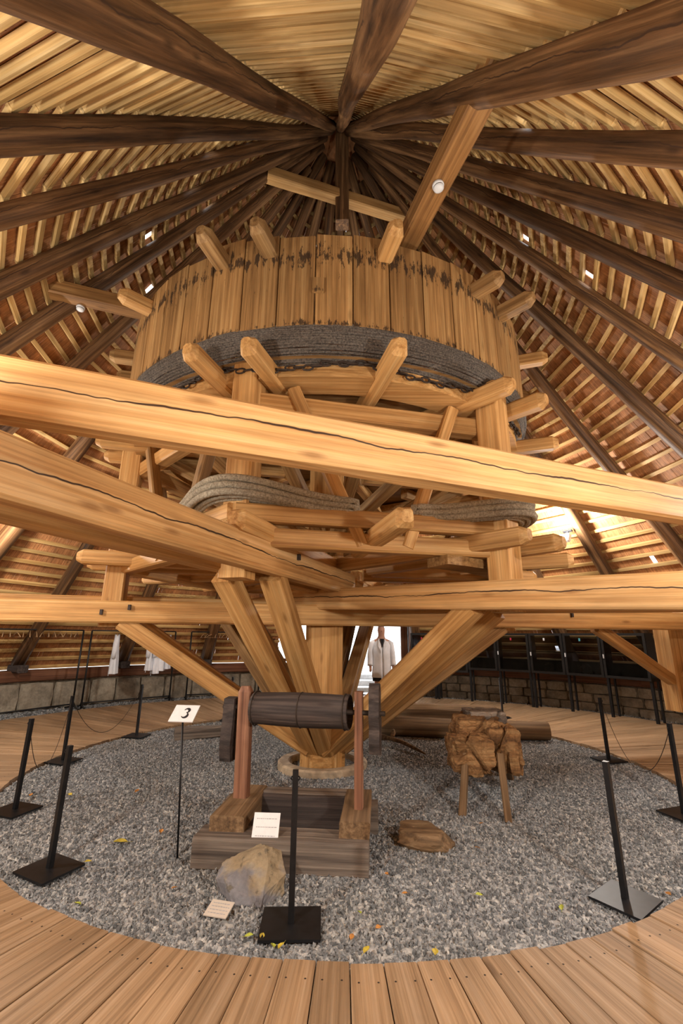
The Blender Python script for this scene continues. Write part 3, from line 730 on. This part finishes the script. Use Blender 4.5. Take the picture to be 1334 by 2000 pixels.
def crank(c, pts, th, nm):
    mb = MB(); vs = [c+per*x+V((0, 0, z))-ax*th/2 for x, z in pts]+[c+per*x+V((0, 0, z))+ax*th/2 for x, z in pts]; k = len(pts)
    mb.add(vs, [tuple(range(k))[::-1], tuple(range(k, 2*k))]+[(i, (i+1) % k, k+(i+1) % k, k+i) for i in range(k)]); return mb.build(nm, 'dark_grey', wl)
crank(AXR+ax*.135, [(-.05, .19), (-.01, .235), (.05, .225), (.07, .15), (.05, .06), (.075, -.02), (.08, -.14), (.06, -.24), (.07, -.29), (.02, -.315), (-.04, -.30), (-.06, -.22), (-.04, -.12), (-.065, -.02), (-.05, .08)], .085, 'crank_board')
crank(AXL-ax*.15, [(-.04, .07), (.05, .08), (.06, -.1), (.09, -.28), (.16, -.38), (.14, -.43), (-.05, -.43), (-.075, -.30), (-.05, -.1)], .10, 'crank_board')
mb = MB(); pts = [AXR+ax*.16+V((0, 0, -.36)), AXR+ax*.25+V((.02, .1, -.40)), AXR+ax*.42+V((.03, .15, -.42))]

# ---- "3" panel on a thin rod, information cards
def glyph(path, wfun, th=.002):
    """stroke a polyline (x,y) with a varying pen width, as a thin solid"""
    k = len(path); vs = []; fs = []
    for i, (x, y) in enumerate(path):
        a = path[min(i+1, k-1)]; b = path[max(i-1, 0)]; d = V((a[0]-b[0], a[1]-b[1], 0)); d.normalize(); nn = V((-d.y, d.x, 0))*wfun(i/(k-1))/2
        vs += [V((x, y, 0))+nn, V((x, y, 0))-nn, V((x, y, th))+nn, V((x, y, th))-nn]
    for i in range(k-1):
        a = 4*i; b = a+4; fs += [(a, b, b+1, a+1), (a+2, a+3, b+3, b+2), (a, a+2, b+2, b), (a+1, b+1, b+3, a+3)]
    fs += [(0, 1, 3, 2), (4*k-4, 4*k-2, 4*k-1, 4*k-3)]
    return vs, fs
def arc(cx, cy, rx, ry, a0, a1, n=16): return [(cx+rx*math.cos(rad(a0+(a1-a0)*i/n)), cy+ry*math.sin(rad(a0+(a1-a0)*i/n))) for i in range(n+1)]
three = arc(0, .5, .42, .42, 165, -75, 18)+arc(-.04, -.38, .5, .52, 80, -150, 20)
two = arc(0, .4, .4, .4, 170, -30, 14)+[(-.1, -.25), (-.45, -.8), (.45, -.8)]
sp_ = V((-1.0, -2.52, 0)); sg = empty('number_sign', sp_); tag(sg, 'white number panel reading 3 on a thin black rod', 'sign')
mb = MB(); mb.tube([(0, 0, -.02), (-.055, .0, .955)], .008, 8); mb.build('rod', 'steel', sg, True)
tilt = Matrix.Rotation(rad(-6), 3, 'Z') @ Matrix.Rotation(rad(38), 3, 'X')
o = MB().box((0, 0, 0), (.205, .17, .008)).build('panel', 'white', sg); o.matrix_basis = Matrix.Translation((-.055, .03, .985)) @ tilt.to_4x4()
vs, fs = glyph([(x*.05, y*.05) for x, y in three], lambda t: .006+.016*math.sin(PI*((t*2) % 1))**2)
n_ = MB(); n_.add([(v.x+.012, v.y, v.z+.004) for v in vs], fs); g3 = n_.build('numeral', 'ink', o)
def card(name, loc, sz, rot, label, lines, mat='white', stand=True):
    t = empty(name, V((loc[0], loc[1], 0))); tag(t, label, 'card')
    o = MB().box((0, 0, 0), (sz[0], sz[1], .006)).build('card_panel', mat, t); o.matrix_basis = Matrix.Translation((0, 0, loc[2])) @ (Matrix.Rotation(rot[1], 3, 'Z') @ Matrix.Rotation(rot[0], 3, 'X')).to_4x4()
    r2 = random.Random(4); mb = MB()
    for y in lines:
        x = -sz[0]*.38
        while x < sz[0]*.36:
            l = r2.uniform(.008, .02); mb.box((x+l/2, y*sz[1], .0036), (l, .0045, .001)); x += l+.004
    mb.build('printed_lines', 'greyink', o)
    if stand:
        mb = MB(); mb.box((0, .035, loc[2]-.02), (.02, .012, .09)); mb.build('stand', 'steel', t)
    return t
card('information_card', (-.32, -2.67, .245), (.195, .175), (rad(62), rad(-3)), 'white information card with printed lines leaning at the well curb', (.28, -.02, -.33))
card('caption_card', (-.49, -3.29, .035), (.145, .115), (rad(14), rad(-14)), 'cream caption card lying beside the big grey rock', (.3, .1, -.1, -.3), 'cream', False)

# ---- rocks and blocks
def facet(name, size, mat, loc, seed, cuts=9, sub=4, rot=(0, 0, 0), rough=.05):
    r2 = random.Random(seed); bm = bmesh.new(); bmesh.ops.create_icosphere(bm, subdivisions=sub, radius=1)
    pl = []
    for _ in range(cuts):
        d = V((r2.gauss(0, 1), r2.gauss(0, 1), r2.gauss(0, .9))).normalized(); pl.append((d, r2.uniform(.58, .85)))
    for v in bm.verts:
        p = v.co.copy()
        for d, h in pl:
            e = p.dot(d)-h
            if e > 0: p -= d*e
        p *= 1+rough*mnoise.noise(p*4+V((seed, 0, 0)))+rough*.5*mnoise.noise(p*11+V((0, seed, 0)))
        v.co = V((p.x*size[0], p.y*size[1], p.z*size[2]))
    me = bpy.data.meshes.new(name); bm.to_mesh(me); bm.free(); o = link(name, me, mat); o.location = loc; o.rotation_euler = rot; return o
bm = bmesh.new()
for q in [(-.56, -3.02, -.02), (-.43, -3.18, -.02), (-.26, -3.21, -.02), (-.14, -3.06, -.02), (-.18, -2.84, -.02), (-.46, -2.82, -.02), (-.59, -3.02, .07), (-.50, -3.10, .10), (-.40, -3.17, .04), (-.25, -3.18, .05), (-.13, -3.02, .10), (-.57, -2.95, .13), (-.27, -2.97, .235), (-.32, -2.88, .215), (-.18, -2.92, .19), (-.52, -2.88, .14), (-.24, -3.06, .17)]: bm.verts.new(V(q)-V((-.36, -3.0, 0)))
bmesh.ops.convex_hull(bm, input=bm.verts); bmesh.ops.triangulate(bm, faces=bm.faces)
for _ in range(3): bmesh.ops.subdivide_edges(bm, edges=bm.edges, cuts=1, use_grid_fill=True)
bm.normal_update()
for v in bm.verts: v.co += v.normal*(.014*mnoise.noise(v.co*14)+.007*mnoise.noise(v.co*38))
me = bpy.data.meshes.new('boulder'); bm.to_mesh(me); bm.free(); o = link('boulder', me, 'boulder'); o.location = (-.36, -3.0, 0); tag(o, 'large grey and brown rock in front of the well curb', 'rock')
o = facet('wood_chunk', (.29, .17, .11), 'brown_old', (.92, -2.28, .045), 5, 8, 4, (0, rad(3), rad(-12)), .07); tag(o, 'split greyish wood chunk lying on the gravel below the stump', 'wood')
o = beam('wood_slab', (-2.45, 1.52, .06), (-1.75, 1.80, .06), .30, .16, 'grey', None, wob=.06); tag(o, 'weathered wood slab lying on the gravel behind the number panel', 'wood')
# ---- logs at the back of the gravel
o = beam('squared_log', (.78, 2.62, .215), (3.05, 2.44, .215), .40, .42, 'brown_old', None, ch=.07, wob=.03, h2=.36); tag(o, 'long squared weathered log with a pale flat top behind the stump', 'log')
o = log('round_log', (.80, 1.86, .15), (3.60, 1.52, .15), .155, .14, 'brown_old', None, bend=.05); tag(o, 'long round brown log lying in front of the squared log', 'log')
mb = MB(); mb.tube([(.86, 1.42, .07), (1.0, 1.2, .09), (1.15, 1.0, .085), (1.3, .72, .06), (1.42, .5, .03)], [.05, .032, .03, .026, .012], 8); mb.tube([(1.02, 1.2, .09), (1.06, 1.24, .17), (1.05, 1.24, .21)], [.035, .035, .022], 8)
o = mb.build('branch', 'brown_old', None, True); tag(o, 'crooked dark branch lying on the gravel right of the shaft', 'branch')
# ---- root stump on legs
sb = V((1.75, -1.05, 0)); stp = empty('root_stump', sb); tag(stp, 'gnarled brown tree root block standing on four splayed legs', 'stump')
def root_block(lobes, sub, seed, crack):
    bm = bmesh.new()
    for k, (c, s_) in enumerate(lobes):
        r = bmesh.ops.create_icosphere(bm, subdivisions=sub, radius=1)
        for v in r['verts']:
            p = v.co.copy(); m_ = max(abs(p.x), abs(p.y), abs(p.z)); p = p.lerp(p/m_*.9, .62); q = V((p.x*s_[0], p.y*s_[1], p.z*s_[2]))+V(c)
            d = 1+.16*mnoise.noise(p*1.6+V((k*5+seed, 0, 0)))+.07*mnoise.noise(V((q.x*26, q.y*26, q.z*9)))+.05*mnoise.noise(V((q.x*60, q.y*60, q.z*20)))
            cr = abs(mnoise.noise(V((q.x*3.4+seed, q.y*3.4, q.z*2.0)))); d -= crack*max(0, 1-cr/.10)
            v.co = V(c)+V((p.x*s_[0], p.y*s_[1], p.z*s_[2]))*d
    me = bpy.data.meshes.new('root'); bm.to_mesh(me); bm.free(); return me
o = link('root_block', root_block([((-.17, -.22, .44), (.25, .24, .20)), ((.20, -.08, .47), (.19, .24, .25)), ((-.02, .08, .62), (.27, .24, .17)), ((.27, -.26, .37), (.09, .12, .13))], 5, 2.7, .33), 'root', stp)
link('root_top', root_block([((.10, .12, .745), (.25, .21, .085))], 5, 9.1, .30), 'grey', stp)
for (x0, y0, z0), (x1, y1, z1) in (((-.24, -.33, .45), (-.38, -.62, -.02)), ((.10, -.36, .45), (.0, -.77, -.02)), ((.22, -.1, .5), (.50, .55, -.02)), ((.18, .1, .5), (.12, .72, -.02))):
    beam('leg', (x0, y0, z0), (x1, y1, z1), .065, .075, 'brown_old', stp, ch=.008)

# ---- barrier posts
def stanchion(x, y, rz, label, lean=(0, 0)):
    t = empty('barrier_post', (x, y, 0)); tag(t, label, 'post', 'barrier posts round the gravel')
    o = MB().box((0, 0, .026), (.34, .30, .014)).build('base_plate', 'steel', t); o.rotation_euler = (rad(1.5), 0, rz)
    o = MB().box((0, 0, .41), (.034, .034, .80)).build('rod', 'steel', t); o.rotation_euler = (lean[0], lean[1], rz)
    mb = MB(); mb.tube([(.028*math.cos(2*PI*j/10), 0, .765+.014*math.sin(2*PI*j/10)) for j in range(10)], .004, 5, True); o = mb.build('chain_ring', 'steel', t); o.rotation_euler = (0, 0, rz)
ST = [(-.05, -3.41, 2, 'black barrier post nearest the viewer, in front of the boulder', (0, 0)), (-1.80, -2.80, -28, 'black barrier post at front left beside the floorboards', (0, .03)), (2.02, -3.13, 38, 'black barrier post at front right beside the floorboards', (0, -.03)),
      (-2.80, -1.70, -20, 'black barrier post cut by the left picture edge', (0, .02)), (-3.37, .03, -20, 'black barrier post on the left, in front of the clothes racks', (0, 0)), (-3.09, 1.59, -10, 'black barrier post behind the number panel on the left', (0, 0)), (-1.93, 3.15, 0, 'black barrier post behind the left leaning brace', (0, 0)),
      (3.55, 3.55, 0, 'black barrier post behind the squared log on the right', (0, 0)), (3.86, .29, 15, 'black barrier post in front of the right stone wall', (0, -.02)), (3.44, -1.69, 20, 'black barrier post cut by the right picture edge', (0, 0))]
for x, y, rz, lb, ln in ST: stanchion(x, y, rad(rz), lb, ln)
def sag(p, q, s_, label):
    P = V((*p, .775)); Q = V((*q, .775)); mb = MB(); pts = []
    for i in range(21):
        t = i/20; c = P.lerp(Q, t); c.z -= s_*(1-(2*t-1)**2); pts.append(c)
    mb.tube(pts, .0035, 5); o = mb.build('barrier_chain', 'iron', None); tag(o, label, 'chain', 'barrier chains')
sag(ST[3][:2], ST[4][:2], .62, 'thin slack chain between the two leftmost barrier posts'); sag(ST[4][:2], ST[5][:2], .55, 'thin slack chain between barrier posts before the clothes racks'); sag(ST[8][:2], ST[9][:2], .62, 'thin slack chain between the two rightmost barrier posts')

# ---- fallen leaves
LV = [(-1.45, -2.37, 1.9, 'leaf_y'), (-1.27, -2.12, 1.1, 'leaf_o'), (-1.61, -2.7, .9, 'leaf_y'), (-2.56, -1.25, 1.1, 'leaf_y'), (-2.93, -1.26, 1.1, 'leaf_o'), (-1.39, -3.22, 1.0, 'leaf_g'), (-1.9, -1.2, 1.2, 'leaf_o'), (1.09, -3.09, .9, 'leaf_g'), (1.56, -3.26, .9, 'leaf_g'), (1.49, -1.93, .8, 'leaf_o'), (1.28, -2.41, .8, 'leaf_o'), (.56, -2.85, .7, 'leaf_o'), (.66, -3.08, .7, 'leaf_o'), (.46, -3.43, .8, 'leaf_o'), (.35, -3.31, .8, 'leaf_g'), (2.33, -3.05, .9, 'leaf_o'), (.35, -3.66, 1.0, 'leaf_y'), (.73, -3.62, 1.0, 'leaf_y'), (-.29, -3.53, .9, 'leaf_g'), (-.07, -3.58, 1.0, 'leaf_y'), (-.2, -3.55, .8, 'leaf_y'), (-.12, -3.62, .9, 'leaf_g'), (-.86, -3.05, .8, 'leaf_o'), (.3, -3.5, .8, 'leaf_o')]
lr = random.Random(5)
ORD = ['first', 'second', 'third', 'fourth', 'fifth', 'sixth', 'seventh', 'eighth', 'ninth', 'tenth', 'eleventh', 'twelfth', 'thirteenth', 'fourteenth']
def leaf_mesh():
    out = [(0, 0), (.012, .010), (.026, .014), (.040, .010), (.054, 0)]; vs = []; fs = []
    for sgn in (1, -1):
        pass
    top = [(x, y, .004+.25*y) for x, y in out]; bot = [(x, -y, .004+.25*y) for x, y in out]; midl = [(x, 0, 0) for x, y in out]
    vs = top+midl+bot; n = 5
    for i in range(n-1): fs += [(i, n+i, n+i+1, i+1), (n+i, 2*n+i, 2*n+i+1, n+i+1)]
    vs += [(-.02, .001, .002), (-.02, -.001, .002), (0, .001, .002), (0, -.001, .002)]; b = 3*n; fs.append((b, b+1, b+3, b+2))
    return vs, fs
lvs, lfs = leaf_mesh(); lmesh = {k: mesh('leaf', lvs, lfs) for k in ('leaf_y', 'leaf_o', 'leaf_g')}
for k, m in lmesh.items(): m.materials.append(M[k])
LN = {'leaf_y': 'small yellow fallen leaf lying on the gravel', 'leaf_o': 'small orange-brown fallen leaf lying on the gravel', 'leaf_g': 'small yellow-green fallen leaf lying on the gravel'}
LV.sort(key=lambda q: px(V((q[0], q[1], .02)))[0]); lcount = {}
for i, (x, y, s_, m) in enumerate(LV):
    o = link('fallen_leaf', lmesh[m], None); o.location = (x, y, .026); o.rotation_euler = (lr.uniform(-.3, .3), lr.uniform(-.2, .2), lr.uniform(0, 6.28)); o.scale = (s_, s_*1.25, s_)
    lcount[m] = lcount.get(m, -1)+(s_ < 1.8)
    tag(o, LN[m].replace(' lying', ', '+ORD[max(0, lcount[m])]+' of its colour from the left,') if s_ < 1.8 else 'large yellow fallen leaf on the gravel beside the number sign rod', 'leaf', LN[m].replace('small ', '').split(' fallen')[0]+' leaves on the gravel')

# ---- carved 2 on the long arm at the shaft
vs, fs = glyph([(x*.055, y*.055) for x, y in two], lambda t: .010)
n_ = MB(); n_.add(vs, fs); o = n_.build('carved_numeral', 'dark_grey', whim); p = pol(102, 0, 1.87, -.492); o.matrix_basis = Matrix.Translation(p+V((-.03, 0, 0))) @ (Matrix.Rotation(rad(12), 3, 'Z') @ Matrix.Rotation(rad(90), 3, 'X')).to_4x4()

# ---- smoke detectors
def detector(loc, nrm, label):
    t = empty('smoke_detector', loc); tag(t, label, 'smoke detector', 'smoke detectors on the roof beams'); q = V(nrm).to_track_quat('Z', 'Y').to_matrix().to_4x4()
    mb = MB(); mb.lathe([(.055, 0), (.055, .022), (.05, .03)], 20); o = mb.build('base', 'plastic', t, True); o.matrix_basis = q
    mb = MB(); mb.lathe([(.042, .03), (.048, .036), (.048, .052), (.03, .066), (.008, .07)], 20); o = mb.build('sensor_head', 'plastic', t, True); o.matrix_basis = q
    mb = MB(); mb.lathe([(.0475, .038), (.0482, .038), (.0482, .044), (.0475, .044)], 20); o = mb.build('slot', 'ink', t); o.matrix_basis = q
detector((1.10, -3.22, 5.70), (.1, -.1, -1), 'white smoke detector on the brown beam above the drum')
detector((-3.42, -1.18, 5.99), (0, -.1, -1), 'white smoke detector under the tie beam left of the drum')

# ================================================================== LOCKERS
LK = [162.0, 156.3, 149.3, 143.0, 136.3, 129.6, 122.6, 114.8]
LT = ['tag_red', None, 'tag_blue', 'tag_red', 'tag_white', 'tag_blue', 'tag_red']
LKL = ['black glass-front locker nearest the bright doorway', 'black glass-front locker second from the doorway, behind the double brace', 'black glass-front locker with green-blue tag beside the double brace', 'black glass-front locker with red tag left of the supported middle post', 'black glass-front locker with white tag right of the supported middle post', 'black glass-front locker with teal tag behind the upper end of the right brace', 'black glass-front locker with red tag at the right end of the row']
for i in range(7):
    a, b = LK[i], LK[i+1]; p, q = pol(a, 7.12), pol(b, 7.12); c = (p+q)/2; wd = (q-p).length-.035; am = (a+b)/2; zb, zt = (.72 if i < 2 else .80), 1.72
    t = empty('locker', (c.x, c.y, 0), math.atan2(q.y-p.y, q.x-p.x)+PI); tag(t, LKL[i], 'locker', 'row of black lockers along the right wall')
    # local: +Y points towards the viewer side?  decide with the sign of the inward direction
    inw = (-c).normalized(); loc_y = V((-math.sin(t.rotation_euler.z), math.cos(t.rotation_euler.z), 0)); s_ = 1 if loc_y.dot(inw) > 0 else -1
    f = .14*s_
    mb = MB(); H = zt-zb; zc = (zt+zb)/2
    for sx in (-1, 1): mb.box((sx*(wd/2-.012), 0, zc), (.024, .28, H))
    mb.box((0, 0, zb+.012), (wd-.05, .28, .024)).box((0, 0, zt-.012), (wd-.05, .28, .024)).box((0, -f+.01*s_, zb+.16), (wd-.05, .012, .28)); mb.build('body', 'black', t)
    d = MB(); fw = .05
    for sx in (-1, 1): d.box((sx*(wd/2-fw/2-.004), f+.012*s_, zc), (fw, .022, H-.01))
    d.box((0, f+.012*s_, zb+fw/2+.005), (wd-2*fw-.008, .022, fw)).box((0, f+.012*s_, zt-fw/2-.005), (wd-2*fw-.008, .022, fw)); dr_ = d.build('door', 'black', t)
    MB().box((0, f+.010*s_, zc), (wd-2*fw-.008, .006, H-2*fw-.02)).build('pane', 'glass', dr_)
    MB().box((s_*(wd/2-.03), f+.032*s_, zc-.02), (.022, .02, .085)).build('handle', 'tag_white', dr_)
    if LT[i]: MB().box((.02, f+.028*s_, zt-.14), (.035, .012, .06)).build('tag', LT[i], dr_)
    rg = MB(); rg.box((0, 0, zb+.5), (wd-.06, .26, .012)); rg.build('shelf', 'black', t)
    for sx in ((-1, 1) if i in (0, 3, 6) else (1,)):
        MB().box((sx*(wd/2-.03), f*.8, zb/2), (.05, .05, zb)).build('leg', 'steel', t); MB().box((sx*(wd/2-.03), -f*.8, zb/2), (.035, .035, zb)).build('leg', 'steel', t)
    if i in (0, 2, 4, 5):
        o = lump('bag', (.13, .08, .12), 'greyink' if i % 2 else 'dark_grey', None, pol(am+.4, 7.13, zb+.145), .2, 1.5, 2, i, .85); tag(o, ['dim grey bag inside the locker beside the doorway', '', 'dark bag inside the locker beside the double brace', '', 'dark bag inside the middle locker', 'dim grey bag inside the second locker from the right end'][i], 'bag', 'bags inside the lockers')

# ================================================================== CLOTHES RACKS
def rack(a0, a1, label, zt=1.70):
    p, q = pol(a0, 7.18), pol(a1, 7.18); c = (p+q)/2; t = empty('clothes_rack', (c.x, c.y, 0)); tag(t, label, 'clothes rack', 'clothes racks along the left wall')
    d = (q-p).normalized(); n_ = V((-d.y, d.x, 0)); z = V((0, 0, 1))
    for e in (p, q):
        mb = MB(); mb.tube([e-c, e-c+z*zt], .02, 8); mb.build('upright', 'black', t, True)
        mb = MB(); mb.tube([e-c-n_*.25+z*.03, e-c-n_*.06+z*.07, e-c+z*.16, e-c+n_*.06+z*.07, e-c+n_*.25+z*.03], .02, 8); mb.build('foot', 'black', t, True)
    mb = MB(); mb.tube([p-c+z*zt, q-c+z*zt], .016, 8); mb.build('hanging_rail', 'black', t, True)
    mb = MB(); mb.tube([p-c+z*.12, q-c+z*.12], .016, 8); mb.build('base_rail', 'black', t, True)
    return p, q, zt
racks = [rack(-108, -127.3, 'black steel clothes rack at far left with empty hangers'), rack(-128.8, -145.0, 'black steel clothes rack holding the white coats'), rack(-148.3, -163.5, 'black steel clothes rack left of the doorway with wire hangers')]
def hanger_mesh():
    mb = MB(); mb.tube([(-.20, 0, -.15), (-.08, 0, -.085), (0, 0, -.06), (.08, 0, -.085), (.20, 0, -.15)], .009, 6); mb.tube([(-.19, 0, -.148), (.19, 0, -.148)], .004, 5)
    mb.tube([(0, 0, -.06), (0, 0, -.03), (.016, 0, -.015), (.018, 0, .004), (0, 0, .016), (-.016, 0, .004)], .003, 5); return mb.mesh('hanger')
hm = hanger_mesh(); hm.materials.append(M['hanger'])
hr = random.Random(11)
def hang(rk, t, label, group, yaw):
    p, q, zt = rk; c = p.lerp(q, t); o = link('coat_hanger', hm, None, None, True); o.location = (c.x, c.y, zt+.0); d = q-p
    o.rotation_euler = (0, 0, math.atan2(d.y, d.x)+yaw); tag(o, label, 'hanger', group); return o
for k in range(13): hang(racks[0], .30+.053*k, ORD[k]+' empty hanger from the left on the far left clothes rack', 'empty hangers on the far left rack', hr.uniform(.7, 1.5))
for k in range(10): hang(racks[2], .16+.06*k, ORD[k]+' empty hanger from the left on the rack beside the doorway', 'empty hangers left of the doorway', hr.uniform(.5, 1.3))
def coat(rk, t, yaw, wd, length, label):
    p, q, zt = rk; c = p.lerp(q, t); d = q-p; e = empty('white_coat', (c.x, c.y, zt), math.atan2(d.y, d.x)+yaw); tag(e, label, 'coat', 'white coats on the clothes rack')
    vs = []; fs = []; n = 28; k = 12; sd = hr.uniform(0, 50)
    for i in range(k+1):
        s_ = i/k; z = -.075-length*s_; sw = (.06+.20*min(1, s_*5)**.6) if s_ < .2 else .26; sw *= wd*(1+.12*s_)
        zz = z
        for j in range(n):
            a = 2*PI*j/n; fold = 1+.16*s_*math.sin(a*5+sd)+.10*mnoise.noise(V((math.cos(a)*2, math.sin(a)*2, s_*2+sd)))
            vs.append((sw*math.cos(a)*fold, (.055+.045*s_)*math.sin(a)*fold, zz+.02*abs(math.cos(a))*(-1 if i == 0 else 0)))
    for i in range(k):
        for j in range(n): fs.append((i*n+j, i*n+(j+1) % n, (i+1)*n+(j+1) % n, (i+1)*n+j))
    fs.append(tuple(range(n)))
    link('coat_body', mesh('coat', vs, fs), 'cloth', e, True)
    for s_ in (-1, 1):
        mb = MB(); mb.tube([(s_*.20*wd, 0, -.14), (s_*.27*wd, .01, -.28), (s_*.30*wd, .02, -.46), (s_*.29*wd, .03, -.62)], [.05, .06, .055, .05], 10); mb.build('sleeve', 'cloth', e, True)
    mb = MB(); mb.tube([(.02*wd, .07, -.45), (.03, .09, -.8), (.0, .09, -length-.13)], .008, 5); mb.build('tie_strap', 'cloth', e)
    hang(rk, t, 'hanger inside '+label, 'hangers carrying the white coats', yaw)
coat(racks[1], .285, 1.25, .8, .90, 'white coat hanging alone on the rack')
coat(racks[1], .71, 1.0, .7, .86, 'leftmost white coat of the bunched group')
coat(racks[1], .78, 1.15, .7, .94, 'second white coat from the left in the bunched group')
coat(racks[1], .85, 1.1, .7, .88, 'third white coat from the left in the bunched group')
coat(racks[1], .915, 1.3, .65, .84, 'rightmost white coat of the bunched group')

# ================================================================== PERSON
per_ = empty('person', (1.20, 4.85, .03), rad(4)); tag(per_, 'person in open white lab coat and black shorts standing before the doorway', 'person')
def skin_mesh(name, verts, edges, root, mat, parent, sub=2):
    me = bpy.data.meshes.new(name); me.from_pydata([v[:3] for v in verts], edges, []); o = bpy.data.objects.new(name, me); COL.objects.link(o)
    md = o.modifiers.new('skin', 'SKIN'); md.use_smooth_shade = True
    for i, v in enumerate(verts):
        s_ = me.skin_vertices[0].data[i]; r = v[3]; s_.radius = r if isinstance(r, tuple) else (r, r); s_.use_root = (i == root)
    sb_ = o.modifiers.new('sub', 'SUBSURF'); sb_.levels = sub; sb_.render_levels = sub
    me.materials.append(M[mat]); o.parent = parent; return o
bv = [(0, 0, .98, (.15, .11)), (0, 0, 1.14, (.14, .10)), (0, .01, 1.36, (.17, .11)), (0, .01, 1.50, (.10, .08)), (0, 0, 1.58, .07), (0, -.01, 1.65, (.085, .10)), (0, -.015, 1.74, (.105, .125)), (0, -.005, 1.83, (.085, .105)),
      (-.10, 0, .90, .10), (-.11, -.01, .50, .068), (-.115, .02, .30, .068), (-.12, .02, .09, .048), (-.13, -.10, .03, .04),
      (.10, 0, .90, .10), (.11, -.01, .50, .068), (.115, .02, .30, .068), (.12, .02, .09, .048), (.13, -.10, .03, .04),
      (-.20, .01, 1.45, .06), (-.26, .02, 1.18, .055), (-.27, -.03, .93, .042), (-.275, -.04, .85, (.04, .028)), (.20, .01, 1.45, .06), (.26, .02, 1.18, .055), (.27, -.03, .93, .042), (.275, -.04, .85, (.04, .028))]
be = [(0, 1), (1, 2), (2, 3), (3, 4), (4, 5), (5, 6), (6, 7), (0, 8), (8, 9), (9, 10), (10, 11), (11, 12), (0, 13), (13, 14), (14, 15), (15, 16), (16, 17), (3, 18), (18, 19), (19, 20), (20, 21), (3, 22), (22, 23), (23, 24), (24, 25)]
for s_, k0 in ((-1, 21), (1, 25)):
    for f in range(4):
        bv.append((s_*.275+(f-1.5)*.014*s_, -.045-.008*f, .77+.01*abs(f-1.5), .0085)); be.append((k0, len(bv)-1))
    bv.append((s_*.245, -.075, .81, .009)); be.append((k0, len(bv)-1))
skin_mesh('body', bv, be, 0, 'skin', per_)
mb = MB(); mb.lathe([(.012, 0), (.018, .01), (.012, .02)], 8)
o = lump('hair', (.082, .10, .055), 'greyink', per_, (0, .015, 1.80), .1, 2, 2, 1); 
for s_ in (-1, 1):
    MB().lathe([(.004, -.004), (.010, 0), (.004, .004)], 8).build('eye', 'ink', per_).location = (s_*.03, -.098, 1.745)
    o = lump('ear', (.012, .02, .03), 'skin', per_, (s_*.082, .0, 1.73), .05, 1, 1, 2)
lump('nose', (.014, .02, .025), 'skin', per_, (0, -.11, 1.715), .05, 1, 1, 3); MB().box((0, -.098, 1.672), (.045, .012, .008)).build('mouth', 'tag_red', per_)
# black shirt, shorts, shoes
def loft(name, secs, mat, parent, n=24, gap=None):
    vs = []; fs = []
    for z, rx, ry, cx, cy in secs:
        for j in range(n+1 if gap else n):
            a = (2*PI*j/n) if not gap else (-PI/2+gap/2+(2*PI-gap)*j/n); fold = 1+.025*math.sin(a*7+z*3)
            vs.append((cx+rx*math.cos(a)*fold, cy+ry*math.sin(a)*fold, z))
    m_ = n+1 if gap else n
    for i in range(len(secs)-1):
        for j in range(n if gap else n): fs.append((i*m_+j, i*m_+(j+1) % m_, (i+1)*m_+(j+1) % m_, (i+1)*m_+j))
    o = link(name, mesh(name, vs, fs), mat, parent, True); sd_ = o.modifiers.new('cloth', 'SOLIDIFY'); sd_.thickness = .008; return o
loft('shirt', [(1.0, .18, .125, 0, 0), (1.2, .175, .125, 0, 0), (1.38, .195, .13, 0, .01), (1.49, .12, .10, 0, .01), (1.54, .075, .075, 0, .01)], 'blackcloth', per_)
for s_ in (-1, 1):
    loft('shorts_leg', [(.58, .105, .11, s_*.115, 0), (.75, .11, .115, s_*.11, 0), (.98, .10, .125, s_*.085, 0)], 'blackcloth', per_)
    lump('shoe', (.05, .13, .045), 'ink', per_, (s_*.13, -.05, .035), .05, 1.5, 2, 2, .7)
loft('coat', [(.66, .235, .185, 0, .01), (.80, .23, .175, 0, .01), (1.02, .215, .16, 0, .01), (1.2, .205, .15, 0, .01), (1.38, .225, .15, 0, .01), (1.47, .185, .125, 0, .015), (1.53, .095, .095, 0, .015)], 'cloth', per_, 28, rad(2))
mb = MB(); mb.add([(-.05, -.135, 1.535), (.05, -.135, 1.535), (0, -.172, 1.34), (-.05, -.105, 1.535), (.05, -.105, 1.535), (0, -.14, 1.34)], [(0, 2, 1), (3, 4, 5), (0, 1, 4, 3), (1, 2, 5, 4), (2, 0, 3, 5)]); mb.build('shirt_front', 'blackcloth', per_)
for s_ in (-1, 1):
    mb = MB(); mb.tube([(s_*.15, .01, 1.47), (s_*.22, .015, 1.42), (s_*.262, .02, 1.18), (s_*.275, -.02, .96), (s_*.276, -.03, .92)], [.06, .085, .072, .066, .066], 14); mb.build('coat_sleeve', 'cloth', per_, True)
    mb = MB(); mb.add([(s_*.02, -.150, 1.22), (s_*.10, -.145, 1.36), (s_*.085, -.09, 1.55), (s_*.03, -.135, 1.40), (s_*.02, -.160, 1.22), (s_*.10, -.158, 1.36), (s_*.085, -.105, 1.55), (s_*.03, -.148, 1.40)], [(0, 1, 2, 3), (7, 6, 5, 4), (0, 4, 5, 1), (1, 5, 6, 2), (2, 6, 7, 3), (3, 7, 4, 0)]); mb.build('lapel', 'cloth', per_)
